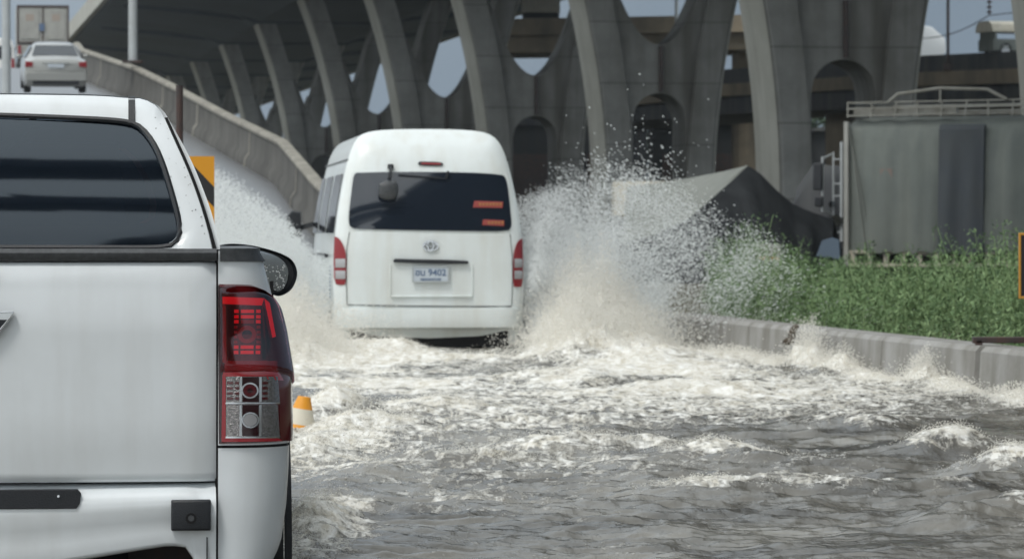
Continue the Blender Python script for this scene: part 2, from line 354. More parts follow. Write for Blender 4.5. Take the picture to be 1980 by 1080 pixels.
# kerb barrier blocks along the flooded road, each one a block of its own
jd = [60.0, 56.5, 53, 49.6, 46.4, 43.2, 40.3, 37.3, 34.35, 29.75, 26.95, 24.1, 21.2, 18.3, 15.4, 12.5]
jd = [46, 42.8, 39.9, 37.2, 34.35, 31.9, 29.7, 27.0, 24.2, 21.3]
blab = {34.35: 'grey kerb barrier block half lost in the white spray at the far end', 31.9: 'kerb barrier block with a dark clump on its top edge and water splashing up it',
        29.7: 'long plain kerb barrier block below the densest weeds', 27.0: 'grey kerb barrier block left of the wide dark joint, water splashing at its foot',
        24.2: 'kerb barrier block right of the wide dark joint, under the dark steel bar', 37.2: 'kerb barrier block wholly veiled by the van spray', 39.9: 'kerb barrier block behind the veiled one, beside the front of the van', 42.8: 'farthest kerb barrier block, just beyond the van', 21.3: 'nearest kerb barrier block, in front of the orange framed sign'}
for i in range(len(jd) - 1):
    a, b = jd[i + 1], jd[i]
    if a < 23 or b > 41: 
        pass
    g0 = .035 if abs(a - 27.0) > .01 else .02
    g = .008; mb = MB(); n = 4; rg = []
    aa = a + (.12 if abs(a - 27.0) < .01 else g); bb = b - g
    for k in range(n + 1):
        d = aa + (bb - aa) * k / n; e = float(edge_x(d)); rg.append([(e - .045, d, -.05), (e - .012, d, .545), (e + .022, d, .58), (e + .28, d, .58), (e + .30, d, .56), (e + .31, d, -.05)])
    mb.loft(rg)
    o = mb.build('kerb_barrier', M['kerb'], smooth=True, angle=20)
    near = {k: v for k, v in blab.items()}
    lab = blab.get(a, None)
    if lab is None: lab = 'concrete kerb barrier block hidden by spray beyond the van' if a > 37 else 'concrete kerb barrier block nearer than the sign at the photo edge'
    tag(o, lab, 'barrier', 'kerb barrier blocks along the flooded road')
# dark clump on a block, dark steel bar and dark filler at the wide joint
def blob(mb, c, r, n=7, sq=(1, 1, 1)):
    rs = []
    for i in range(n + 1):
        a = PI * i / n; rs.append([(c[0] + sq[0] * r * math.sin(a) * math.cos(t) * (1 + .25 * math.sin(3 * t + i)), c[1] + sq[1] * r * math.sin(a) * math.sin(t), c[2] + sq[2] * r * math.cos(a) * (1 + .1 * math.cos(2 * t))) for t in [2 * PI * k / 10 for k in range(10)]])
    mb.loft(rs, False)
p = wpt(1532, 652, 31.6); mb = MB(); blob(mb, p + Vector((0, 0, .03)), .035, sq=(.9, 1, 1.5)); blob(mb, p + Vector((.025, 0, .08)), .028); blob(mb, p + Vector((-.03, 0, -.03)), .036, sq=(1.3, 1, .8))
tag(mb.build('debris_clump', M['bark'], smooth=True), 'dark clump of debris caught on the kerb barrier', 'debris')

# ---------------------------------------------------------------- the viaduct
VB = (10.28, 124.0)
rot = R(9.02)
def make_pier():
    root = thing('viaduct_pier', 'x', 'pier')
    T = 1.6
    zs = np.concatenate([np.linspace(-.3, 6, 8), np.linspace(7, 17, 16)])
    fl = lambda z: .0145 * max(z - 2.5, 0) ** 2
    for s in (-1, 1):
        mb = MB(); rg = []
        for z in zs:
            o = 2.16 + fl(z); i = o - (1.08 + .02 * max(z - 6, 0)); ch = .16
            ring = [(i, -T), (o - ch, -T), (o, -T + ch), (o, T - ch), (o - ch, T), (i, T)]
            rg.append([(s * q[0], q[1], z) for q in ring])
        mb.loft(rg); lg = mb.build('leg', M['concrete'], root, smooth=True, angle=25)
        for y0, y1 in ((-T + .05, T - .05),):
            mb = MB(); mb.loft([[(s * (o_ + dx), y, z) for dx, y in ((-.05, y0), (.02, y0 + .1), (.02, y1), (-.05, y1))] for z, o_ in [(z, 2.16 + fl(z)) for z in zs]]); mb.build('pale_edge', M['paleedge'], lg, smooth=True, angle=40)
    # web between the legs, set back, with a U-shaped cut above and an arched opening below
    W = 1.16; top = []; bot = []; n = 28; aw = 1.06; uz = 8.75
    for k in range(n + 1):
        x = -W - 1.1 + (2 * W + 2.2) * k / n
        top.append(uz + 1.9 * (x / 1.6) ** 2)
        bot.append(5.8 + 1.05 * math.sqrt(max(1 - (x / aw) ** 2, 0)) if abs(x) < aw else -.3)
    xs = [-W - 1.1 + (2 * W + 2.2) * k / n for k in range(n + 1)]
    # exact jamb positions
    xs2, tp, bt = [], [], []
    for x, t, b in zip(xs, top, bot):
        xs2.append(x); tp.append(t); bt.append(b)
    extra = []
    for s in (-1, 1):
        tz = uz + 1.9 * (aw / 1.6) ** 2
        extra += [(s * aw, tz, 5.8, s), (s * (aw + .001), tz, -.3, s)]
    pts = sorted([(x, t, b) for x, t, b in zip(xs2, tp, bt)] + [(e[0], e[1], e[2]) for e in extra])
    lim = [p for p in pts if abs(p[0]) < 2.1]
    mb = MB(); mb.loft([[(x, -1.35, b), (x, -1.35, t), (x, 1.35, t), (x, 1.35, b)] for x, t, b in lim]); mb.build('web', M['concrete'], root, smooth=True, angle=30)
    # crosshead under the deck
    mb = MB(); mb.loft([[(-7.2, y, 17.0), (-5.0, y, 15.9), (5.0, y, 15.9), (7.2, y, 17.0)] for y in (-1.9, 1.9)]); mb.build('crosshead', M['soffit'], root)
    mb = MB(); mb.tube([(.05, -1.42, 6.9), (.05, -1.42, 8.7)], .09, 8); mb.build('drain_pipe', M['darksteel'], root)
    return root
plabs = {-1: 'pier cut off by the right edge of the photo, only its pale left edge seen', 0: 'nearest full pier, behind the grey covered truck, big round arch in its web',
         1: 'pier behind the dark pyramid tarpaulin, drain pipe above its arch', 2: 'pier just right of the van roof with sky in its U cut',
         3: 'pier rising directly behind the van roof', 4: 'pier behind the left roof corner of the van, fifth from the right', 5: 'slim far pier just left of the van, over the ramp parapet',
         6: 'far dark pier left of the slim one, above the parapet', 7: 'second farthest pier, dark under the deck', 8: 'pier in the dark under the deck, ninth from the right'}
base = None
for i in range(-1, 13):
    o = make_pier() if base is None else copy_tree(base)
    base = base or o
    o.location = (VB[0] + 30 * i * VD[0], VB[1] + 30 * i * VD[1], 0); o.rotation_euler.z = rot
    tag(o, plabs.get(i, 'one of the farthest dark piers crowded together under the deck'), 'pier', 'tulip shaped concrete piers of the viaduct')
# deck
vd = thing('viaduct_deck', 'huge concrete viaduct deck overhead with dark wing shaped soffit', 'viaduct', (VB[0], VB[1], 0), rot)
prof = [(-15.2, 17.6), (-14.9, 17.3), (-9, 16.9), (-6.2, 16.5), (-4.6, 16.05), (4.6, 16.05), (6.2, 16.5), (9, 16.9), (14.9, 17.3), (15.2, 17.6), (15.2, 18.2), (-15.2, 18.2)]
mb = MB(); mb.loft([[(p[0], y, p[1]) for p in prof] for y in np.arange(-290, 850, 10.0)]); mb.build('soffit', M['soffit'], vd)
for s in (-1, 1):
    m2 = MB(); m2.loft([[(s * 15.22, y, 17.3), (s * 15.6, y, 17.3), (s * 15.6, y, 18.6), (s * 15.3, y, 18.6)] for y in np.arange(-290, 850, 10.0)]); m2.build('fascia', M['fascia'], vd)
# soffit struts: sloping ribs at regular distance
for y in np.arange(90, 400, 30.0):
    for s in (-1, 1):
        m2 = MB(); m2.bar((s * 5.5, y, 16.35), (s * 14.0, y, 17.2), 1.4, .35); m2.build('haunch', M['soffit'], vd)
# the flyover deck overhead: unseen, added with its beams to darken the window reflections
fo_ = thing('overhead_helper', 'flyover deck overhead behind the viewer, added to mirror dark in the rear windows', 'helper', (0, 0, 0))
mb = MB(); mb.loft([[(x0 + 0, y, 16.6), (x0 + 1.2, y, 15.8), (x0 + 20, y, 15.8), (x0 + 21, y, 16.6), (x0 + 21, y, 17.2), (x0, y, 17.2)] for y, x0 in ((-70, 3.0), (-15, 2.4), (12, 5.4), (20, 7.0))]); mb.build('deck', M['soffit'], fo_)
for a, b in ((-2.2, -.9), (-6.05, -5.0)):
    mb = MB(); mb.box((-13, (a + b) / 2, 15.9), (36, b - a, .8)); mb.build('helper_beam', M['soffit'], fo_)

# far overpass crossing behind, brown; dropping at its right end behind the nearest pier
op = thing('far_overpass', 'brown concrete overpass crossing high between the piers', 'overpass')
pth = [(-1.6, 233.5, 14.2), (16, 228, 14.2), (20.5, 226, 12.6), (25, 224, 9.5), (31, 222, 6)]
mb = MB(); mb.loft([[(x, y - .3, z - 1.0), (x, y - .3, z), (x, y + .2, z), (x, y + .2, z - .9), (x, y + 9, z - .9), (x, y + 9, z - 1.0)] for x, y, z in pth]); mb.build('parapet', M['brownconc'], op)
mb = MB(); mb.loft([[(x, y + .6, z - 2.0), (x, y + .6, z - 1.004), (x, y + 8.4, z - 1.004), (x, y + 8.4, z - 2.0)] for x, y, z in pth]); mb.build('girder', M['brownconc'], op)
for x, y in ((5.5, 231), (14, 229)):
    mb = MB(); mb.tube([(x, y + 4, -.3), (x, y + 4, 12.2)], .8, 12); mb.build('column', M['brownconc'], op)
# near overpass on the right
op = thing('side_overpass', 'dark sided overpass at right carrying vehicles above the covered truck', 'overpass')
pth = [(2, 232, 9.9), (11, 203, 9.9), (19, 178, 9.5), (24, 166, 9.25), (32, 150, 9.25)]
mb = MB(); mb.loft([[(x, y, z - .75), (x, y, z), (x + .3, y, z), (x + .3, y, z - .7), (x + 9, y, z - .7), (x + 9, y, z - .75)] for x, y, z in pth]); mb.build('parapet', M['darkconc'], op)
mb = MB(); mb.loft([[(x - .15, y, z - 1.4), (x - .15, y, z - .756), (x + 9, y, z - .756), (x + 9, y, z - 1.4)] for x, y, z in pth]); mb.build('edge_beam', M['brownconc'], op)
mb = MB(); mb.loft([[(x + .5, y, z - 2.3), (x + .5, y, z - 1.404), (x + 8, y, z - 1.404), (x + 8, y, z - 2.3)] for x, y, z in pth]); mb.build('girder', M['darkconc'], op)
for x, y in ((12.5, 203), (19.5, 180), (21.8, 173), (27.5, 160)):
    mb = MB(); mb.box((x + 1.5, y + 2, 3.5), (1.6, 1.6, 7.6), .2); mb.build('column', M['brownconc'], op, bevel=.1)
# retaining wall under it
wl = thing('abutment_wall', 'brown grey abutment wall under the side overpass', 'wall')
mb = MB(); mb.loft([[(x + 2, y + 2, 0), (x + 2, y + 2, 7.4), (x + 2.6, y + 2, 7.4), (x + 2.6, y + 2, 0)] for x, y in ((14, 196), (19.5, 182), (24.5, 168), (33, 152))]); mb.build('wall', M['brownconc'], wl)

# dark low sheds and trees far under the viaduct
def shed(x, y, wd, dp, h, lab, rz=0):
    t = thing('roadside_shed', lab, 'shed', (x, y, .3), rz, 'low sheds under the viaduct')
    mb = MB(); mb.box((0, 0, h / 2), (wd, dp, h)); mb.build('wall', M['shed'], t)
    mb = MB(); mb.prism([(-wd / 2 - .4, h + .01), (wd / 2 + .4, h + .01), (wd / 2 + .4, h + .15), (0, h + .8), (-wd / 2 - .4, h + .15)], -dp / 2 - .5, dp / 2 + .5); mb.build('roof', M['darkconc'], t)
    for k in range(3):
        mb = MB(); mb.box((-wd / 3 + k * wd / 3, -dp / 2 - .03, h * .42), (wd / 5, .05, h * .7)); mb.build('shutter', M['darksteel'], t)
shed(1.5, 262, 15, 8, 8.2, 'dark low shed seen through the arch right of the van')
shed(13.5, 246, 9.5, 8, 7.8, 'dark low shed behind the pier with the drain pipe')
shed(26, 250, 14, 8, 7.5, 'dark low shed seen under the side overpass')
shed(-13, 300, 13, 8, 7.5, 'dark low shed far beyond the van roof')
def leaf_cloud(name, centres, radii, n, size, m, parent=None, flat=1.0, seed=1):
    rg = np.random.default_rng(seed); k = rg.integers(0, len(centres), n); c = np.array(centres)[k]; r = np.array(radii)[k]
    dv = rg.normal(size=(n, 3)); dv /= np.linalg.norm(dv, axis=1)[:, None]; rad = rg.random(n) ** .4
    p = c + dv * (rad[:, None] * r[:, None]) * np.array([1, 1, flat])
    a = rg.normal(size=(n, 3)); a /= np.linalg.norm(a, axis=1)[:, None]; b = np.cross(a, rg.normal(size=(n, 3))); b /= np.linalg.norm(b, axis=1)[:, None]
    s = size * (.6 + .8 * rg.random(n))[:, None]
    v = np.stack([p - a * s, p - b * s * .5, p + a * s, p + b * s * .5], 1).reshape(-1, 3)
    return npmesh(name, v, np.arange(4 * n).reshape(n, 4), m, parent, smooth=False)
def tree(x, y, h, r, lab, seed):
    t = thing('background_tree', lab, 'tree', (x, y, .2), 0, 'trees far behind the viaduct'); rg = random.Random(seed)
    mb = MB(); mb.tube([(0, 0, 0), (.1, .1, h * .4), (.2, 0, h * .75)], [.3, .22, .1], 8)
    for k in range(5):
        a = k * 1.3; mb.tube([(.1, .05, h * (.35 + .07 * k)), (math.cos(a) * r * .6, math.sin(a) * r * .6, h * (.55 + .08 * k))], [.12, .04], 6)
    mb.build('trunk', M['bark'], t)
    cs = [(rg.gauss(0, r * .5), rg.gauss(0, r * .5), h * (.45 + .5 * rg.random())) for _ in range(12)]
    leaf_cloud('crown', cs, [r * (.3 + .25 * rg.random()) for _ in cs], 3500, .22, M['treeleaf'], t, seed=seed)
tl = [(-34, 330, 9, 4, 'bushy dark tree farthest left beyond the ramp'), (-24, 318, 8, 4, 'dark tree left of the far piers'), (-5, 305, 10, 4, 'dark tree directly above the van roof line'),
      (9.2, 285, 10, 3.6, 'dark round tree seen through the first arch right of the van'), (19, 262, 9.5, 3.6, 'dark tree between the drain pipe pier and nearest pier'), (33, 262, 6, 4, 'dark tree behind the covered truck')]
for k, a in enumerate(tl): tree(*a, seed=20 + k)

# ---------------------------------------------------------------- poles and lines
def lamp_post(x, yb, d, r, lab, h=9, arm=1):
    b = wpt(x, yb, d); t = thing('street_lamp', lab, 'street lamp', b, 0, 'pale lamp posts on the ramp')
    mb = MB(); mb.tube([(0, 0, 0), (0, 0, h)], [r, r * .7], 14); mb.build('pole', M['steel'], t, smooth=True)
    mb = MB(); mb.box((0, 0, .02), (r * 4.2, r * 4.2, .06)); mb.build('base_plate', M['darksteel'], t)
    mb = MB(); mb.tube([(0, 0, h - .1), (-arm * .8, 0, h + .5), (-arm * 1.8, 0, h + .6)], r * .5, 8); mb.build('arm', M['steel'], t, smooth=True)
    mb = MB(); mb.box((-arm * 2.1, 0, h + .58), (.7, .25, .14)); mb.build('lantern', M['steel'], t, bevel=.04)
lamp_post(257, 121, 112.3, .135, 'pale lamp post standing on the ramp parapet')
lamp_post(12, 200, 104, .125, 'grey lamp post at the far left edge, beside the silver sedan')
o = thing('antenna_pole', 'thin dark pole rising from the side overpass into the sky', 'pole', wpt(1833, 104, 176)); mb = MB(); mb.tube([(0, 0, -1), (0, 0, 9)], .07, 8); mb.build('shaft', M['darksteel'], o); mb = MB(); mb.box((0, 0, -.6), (.4, .4, .3)); mb.build('foot', M['darksteel'], o)
o = thing('utility_mast', 'grey mast standing on the far overpass in a U cut', 'pole', wpt(1308, 38, 228)); mb = MB(); mb.tube([(0, 0, -.5), (0, 0, 8)], .1, 8); mb.build('shaft', M['steel'], o)
mb = MB(); mb.box((0, 0, 7.6), (1.5, .2, .15)); mb.build('crossarm', M['steel'], o)
# hanging insulator string and the wire it carries
pi_ = wpt(1913, 30, 168)
t = thing('insulator_string', 'dark ribbed insulator string hanging in the sky above the cream covered truck', 'insulator', pi_)
mb = MB(); mb.tube([(0, 0, 0), (0, 0, 4)], .03, 6)
for k in range(16): mb.tube([(0, 0, .1 + k * .22), (0, 0, .16 + k * .22), (0, 0, .2 + k * .22)], [.13, .11, .04], 10)
mb.build('discs', M['darksteel'], t)
mb = MB(); a = pi_; b = wpt(1780, 75, 175); c = wpt(2010, 20, 165)
mb.tube([b + (a - b) * k / 8 + Vector((0, 0, -.25 * math.sin(PI * k / 8))) for k in range(9)] + [a + (c - a) * k / 4 for k in range(1, 5)], .022, 6)
tag(mb.build('power_line', M['darksteel']), 'thin dark power line sagging across the pale sky', 'cable')

# hazard marker: black post with a yellow and black striped plate
o = wpt(347, 165, 25.0)
t = thing('hazard_marker', 'yellow and black diagonal striped marker on a dark post beside the pickup', 'road sign', (o.x, o.y, 0))
mb = MB(); mb.tube([(0, 0, -.02), (0, 0, o.z)], .024, 12); mb.build('post', M['darksteel'], t, smooth=True)
sx0, sx1 = -.225, .2275; zt = wpt(0, 302, 24.95).z; zb = zt - .75
mb = MB(); mb.box(((sx0 + sx1) / 2, -.035, (zt + zb) / 2), (sx1 - sx0, .006, zt - zb)); pl = mb.build('plate', M['yellow'], t)
def clip_band(c0, c1):
    """part of the plate between the lines z = c + slope*(x-sx1)"""
    sl = -1.05; poly = []
    def line(c, x): return c + sl * (x - sx1)
    N = 24; up = []; dn = []
    for k in range(N + 1):
        x = sx0 + (sx1 - sx0) * k / N; a = min(max(line(c1, x), zb), zt); b = min(max(line(c0, x), zb), zt)
        up.append((x, a)); dn.append((x, b))
    up = [u for u, q in zip(up, dn) if u[1] - q[1] > .001] ; 
    dn = [q for q in dn if min(max(line(c1, q[0]), zb), zt) - q[1] > .001]
    return up + dn[::-1]
for z1, z2 in ((wpt(0, 362, 25).z, wpt(0, 401, 25).z), (zb + .12, zb - .02)):
    mb = MB(); mb.prism(clip_band(z2, z1), -.0405, -.0385); mb.build('stripe', M['signblack'], t)

# orange bordered sign cut by the right edge of the photo, with its dark arm
b = wpt(1969, 450, 27.2)
t = thing('orange_framed_sign', 'dark sign with an orange border cut by the right edge of the photo', 'road sign', (b.x, b.y, 0))
zt2, zb2 = b.z, wpt(0, 577, 27.2).z; Wd = .45; cr_ = .03
mb = MB(); mb.box((Wd / 2, 0, (zt2 + zb2) / 2), (Wd, .02, zt2 - zb2)); mb.build('plate', M['signblack'], t, bevel=.004)
mb = MB(); q = .017; 
mb.loft([[(x, y, z) for x, z in ((0, zb2), (Wd, zb2), (Wd, zt2), (0, zt2))] for y in (-.016, -.011)])
mb = MB()
for c, dm in (((q / 2, -.016, (zt2 + zb2) / 2), (q, .008, zt2 - zb2)), ((Wd - q / 2, -.016, (zt2 + zb2) / 2), (q, .008, zt2 - zb2)), ((Wd / 2, -.016, zt2 - q / 2), (Wd - 2 * q, .008, q)), ((Wd / 2, -.016, zb2 + q / 2), (Wd - 2 * q, .008, q))): mb.box(c, dm)
mb.build('border', M['amber'], t, bevel=.003)
mb = MB(); mb.tube([(Wd / 2, .04, .3), (Wd / 2, .04, zt2 - .05)], .03, 10); mb.build('post', M['darksteel'], t)
b = wpt(1888, 657, 27.3)
mb = MB(); mb.box((.45, .03, 0), (.95, .05, .045)); mb.box((.02, .03, -.25), (.05, .05, .5)); mb.box((.85, .03, -.2), (.06, .05, .5))
o = mb.build('steel_rail', M['darksteel'], bevel=.005); o.location = b; tag(o, 'dark rusty steel rail lying over the kerb barrier by the orange framed sign', 'rail')

# traffic cone half under water beside the pickup
cz = wpt(561, 835, 21.6)
t = thing('traffic_cone', 'small orange and white traffic cone half under water beside the tail light', 'traffic cone', (cz.x + .005, cz.y, -.01)); t.rotation_euler = (0, R(9), 0); t.scale = (.86, .86, .97)
def cone_seg(z0, z1, nm, m):
    rr = lambda z: .03 + (.52 - z) * .36
    mb = MB(); mb.tube([(0, 0, z0), (0, 0, z1)], [rr(z0), rr(z1)], 20, cap=(nm == 'tip')); mb.build(nm, m, t, smooth=True, angle=50)
cone_seg(.42, .49, 'tip', M['orange']); cone_seg(.33, .42, 'reflective_band', M['soaked']); cone_seg(.03, .33, 'body', M['orange'])
mb = MB(); mb.box((0, 0, .015), (.36, .36, .03)); mb.build('base', M['black'], t, bevel=.01)

# ================================================================ vehicles measured from the photograph
TH = R(5.8)
class Frame:
    """local frame of a vehicle: u to its right, y forward, z up"""
    def __init__(s, x, y, th, xc): s.P = Vector((x, y, 0)); s.r = Vector((math.cos(th), math.sin(th), 0)); s.f = Vector((-math.sin(th), math.cos(th), 0)); s.xc = xc
    def __call__(s, px, py, ly):
        o = Vector((0, 0, CH)); dr = Vector(((px - 990) / F, 1, (HOR - py) / F))
        t = (s.P + s.f * ly - o).dot(s.f) / dr.dot(s.f); p = o + dr * t - s.P
        return p.dot(s.r), p.z
PK = Frame(-1.552, 11.118, TH, -47); VN = Frame(-.773, 36.41, TH, 829)

def resample(pts, n):
    pts = [Vector(p) for p in pts]; L = [0]
    for a, b in zip(pts, pts[1:]): L.append(L[-1] + (b - a).length)
    out = []
    for k in range(n):
        s = L[-1] * k / (n - 1); i = 0
        while i < len(L) - 2 and L[i + 1] < s: i += 1
        f = (s - L[i]) / max(L[i + 1] - L[i], 1e-9); out.append(pts[i].lerp(pts[i + 1], f))
    return out
def smooth_pts(pts, it=1):
    for _ in range(it):
        q = [pts[0]]
        for a, b in zip(pts, pts[1:]): q += [tuple(a[i] * .75 + b[i] * .25 for i in range(len(a))), tuple(a[i] * .25 + b[i] * .75 for i in range(len(a)))]
        pts = q + [pts[-1]]
    return pts
def sym(right):
    """right half outline, listed from the top centre to the bottom centre -> closed outline"""
    return [tuple(p) for p in right] + [(-p[0], p[1]) for p in reversed(list(right)) if abs(p[0]) > 1e-4]

# ---------------------------------------------------------------- the white pickup
pk = thing('white_pickup', 'white canopied pickup truck filling the left of the photo, seen from behind', 'pickup', PK.P, TH)
fz = [1.32, 1.309, 1.29, 1.226, 1.15, 1.082, .961, .84, .75, .688, .567, .461, .415, .36, .30]
fu = [.80, .829, .842, .859, .88, .897, .917, .9215, .9215, .92, .912, .897, .874, .84, .80]
def U(z): return float(np.interp(z, fz[::-1], fu[::-1]))
CR = .17; UT = .7085
def side_pt(s, z, off=0.0):
    """s<=1: rear corner column from the tailgate gap round to the flank; s in metres forward beyond 1"""
    Ur = U(z); r = min(CR, Ur - UT - .02)
    flat = Ur - r - UT; arc = r * PI / 2; L = flat + arc
    if s <= 1:
        l = s * L
        if l < flat: return (UT + l, .03 - .0 - off, z)
        a = (l - flat) / r; return (Ur - r + (r + off) * math.sin(a), .03 + r - (r + off) * math.cos(a), z)
    return (Ur + off, .03 + r + (s - 1), z)
def map_side(px, py):
    """pixel -> s on the corner column"""
    u, z = PK(px, py, .06)
    for _ in range(3):
        Ur = U(z); r = min(CR, Ur - UT - .02); flat = Ur - r - UT; L = flat + r * PI / 2
        if u < UT + flat: l = max(u - UT, 0); y = .03
        else:
            a = math.asin(min(max((u - (Ur - r)) / r, 0), .999)); l = flat + a * r; y = .03 + r * (1 - math.cos(a))
        u, z = PK(px, py, y)
    return l / L, z
SS = list(np.linspace(0, 1, 15)); YW = [1.15, 4.23]  # wheel centres (forward)
flank = [1 + t for t in np.linspace(.08, 4.85, 60)]
def ztop(y): return float(np.interp(y, [0, 1.52, 1.60, 3.25, 3.45, 4.6, 5.1], [1.318, 1.318, 1.24, 1.20, 1.12, 1.02, .80]))
def zbot(y): return float(np.interp(y, [0, .3, .5, 5.1], [.40, .42, .48, .46]))
def column_grid(zlo, zhi, ss, rows, off=0, flip=1):
    g = []
    for k in range(rows + 1):
        row = []
        for s in ss:
            y = side_pt(s, 1)[1]; a = zlo if not callable(zlo) else zlo(y); b = zhi if not callable(zhi) else zhi(y)
            z = a + (b - a) * k / rows
            p = side_pt(s, min(z, 1.318), off) if s <= 1 else (U(min(z, 1.3)) + off + .012 * math.sin(min(max(y / 5, 0), 1) * PI) - (.16 * max(y - 4.3, 0) ** 2), .2 + (s - 1), z)
            row.append((flip * p[0], p[1], z))
        g.append(row)
    return g
def grid_mb(g, hole=None):
    mb = MB(); nr, nc = len(g), len(g[0]); mb.v = [p for r in g for p in r]
    for i in range(nr - 1):
        for j in range(nc - 1):
            q = (i * nc + j, i * nc + j + 1, (i + 1) * nc + j + 1, (i + 1) * nc + j)
            if hole:
                c = [sum(mb.v[k][m] for k in q) / 4 for m in range(3)]
                if hole(c): continue
            mb.f.append(q)
    return mb
WR = .375
def arch(c): return any(abs(c[1] - y) < .5 and (c[1] - y) ** 2 + (c[2] - .385) ** 2 < .445 ** 2 for y in YW)
for fl in (1, -1):
    # corner column above the bumper, then the flank to the nose
    g = column_grid(.756, 1.318, SS, 16, flip=fl); grid_mb(g).build('bed_corner', M['paint'], pk, smooth=True)
    g = column_grid(.405, .748, SS, 10, flip=fl); grid_mb(g).build('bumper_corner', M['paint'], pk, smooth=True)
    g = column_grid(zbot, ztop, [1.0] + flank, 22, flip=fl)
    grid_mb(g, arch).build('flank', M['paint'], pk, smooth=True)
    for y in YW:
        mb = MB(); mb.loft([[(fl * (.93 + dx), y + r * math.cos(a), .385 + r * math.sin(a)) for r, dx in ((.43, .0), (.43, .02), (.5, .02), (.5, .0))] for a in np.linspace(-.15, PI + .15, 22)]); mb.build('arch_flare', M['black'], pk, smooth=True, angle=40)
# inner structure so that nothing is hollow: chassis, bed floor, wheel wells
mb = MB(); mb.box((0, 2.55, .62), (1.5, 4.7, .3)); mb.box((0, 2.5, .5), (.9, 4.6, .2)); mb.build('chassis', M['gap'], pk)
mb = MB(); mb.box((0, .85, .80), (1.66, 1.36, .04)); mb.build('bed_floor', M['black'], pk)
# wheels
def wheel(parent, x, y, r, wd, flip=1, name='wheel'):
    mb = MB(); pr = [(-wd / 2, r * .62), (-wd / 2, r * .93), (-wd * .35, r), (wd * .35, r), (wd / 2, r * .93), (wd / 2, r * .62)]
    rs = [[(x + flip * p[0], y + p[1] * math.cos(a), r + p[1] * math.sin(a)) for p in pr] for a in np.linspace(0, 2 * PI, 29)]
    mb.loft(rs, False, True); t = mb.build(name, M['rubber'], parent, smooth=True, angle=40)
    mb = MB(); mb.disc((x + flip * wd * .30, y, r), r * .63, 'x', .02)
    for k in range(6):
        a = k * PI / 3; mb.bar((x + flip * wd * .38, y, r), (x + flip * wd * .38, y + r * .6 * math.cos(a), r + r * .6 * math.sin(a)), .05, .03)
    mb.disc((x + flip * wd * .40, y, r), r * .15, 'x', .03); mb.build('rim', M['rim'], t, smooth=True)
    return t
for fl in (1, -1):
    for y in YW: wheel(pk, fl * .80, y, WR, .26, fl)
# tailgate: gently crowned pressing
tgz = [1.288, 1.283, 1.27, 1.22, 1.10, 1.08, .98, .85, .75, .73, .68, .66, .652, .650]
tgy = [.03, .012, .004, -.004, -.010, -.009, -.004, .001, .006, .010, .014, .018, .028, .055]
g = []
for z, y in zip(tgz, tgy):
    row = []
    for k in range(33):
        u = -.703 + 1.406 * k / 32; e = abs(abs(u) - .703); row.append((u, y + (.02 if e < 1e-6 else 0) + .012 * (u / .7) ** 2, z))
    g.append(row)
g.insert(0, [(p[0], .06, p[2]) for p in g[0]])
tg = grid_mb(g).build('tailgate', M['paint'], pk, smooth=True, angle=50)
mb = MB(); mb.box((0, .085, .965), (1.40, .05, .62)); mb.build('inner_panel', M['gap'], tg)
for fl in (1, -1):   # shut line between the tailgate and corner
    mb = MB(); mb.box((fl * .7065, .075, .86), (.012, .05, .92)); mb.build('shut_line', M['gap'], pk)
# chrome handle ornament whose right tip shows, with dark pocket above
mb = MB(); mb.prism([(-.126, 1.146), (.126, 1.146), (.118, 1.128), (.072, 1.070), (-.072, 1.070), (-.118, 1.128)], -.034, -.012); hd = mb.build('handle_ornament', M['chrome'], tg, bevel=.004)
mb = MB(); mb.prism([(-.112, 1.122), (.106, 1.122), (.068, 1.078), (-.068, 1.078)], -.0365, -.0345); mb.build('dark_inset', M['black'], hd)
mb = MB(); mb.prism([(-.068, 1.262), (.068, 1.262), (.074, 1.25), (.070, 1.222), (-.070, 1.222), (-.074, 1.25)], -.014, .0); mb.build('latch_pocket', M['gap'], tg)
# black rails on top
def rail_sec(u, y0, z0, z1): return [(u, y0, z0), (u, y0 - .006, z0 + .006), (u, y0 - .008, z1 - .012), (u, y0 + .004, z1), (u, y0 + .06, z1 + .002), (u, y0 + .06, z0)]
mb = MB(); mb.loft([rail_sec(u, .004 + .010 * (u / .7) ** 2, 1.289, 1.3245) for u in np.linspace(-.704, .704, 30)]); mb.build('tailgate_rail', M['rail'], pk, smooth=True, angle=40)
for fl in (1, -1):
    mb = MB(); ss = [.03, .12, .2, .3, .4, .5, .6, .7, .8, .9, 1.0, 1.15, 1.5, 2.0, 2.35]; rs = []
    for s in ss:
        a = side_pt(s, 1.285, .007); b = side_pt(s, 1.31, .007); c = side_pt(s, 1.31, -.03); d = side_pt(s, 1.285, -.03)
        rs.append([(fl * p[0], p[1], z) for p, z in ((a, 1.287), (b, 1.312), (b, 1.325), (c, 1.332), (d, 1.33), (d, 1.287))])
    mb.loft(rs); mb.build('bed_rail', M['rail'], pk, smooth=True, angle=40)

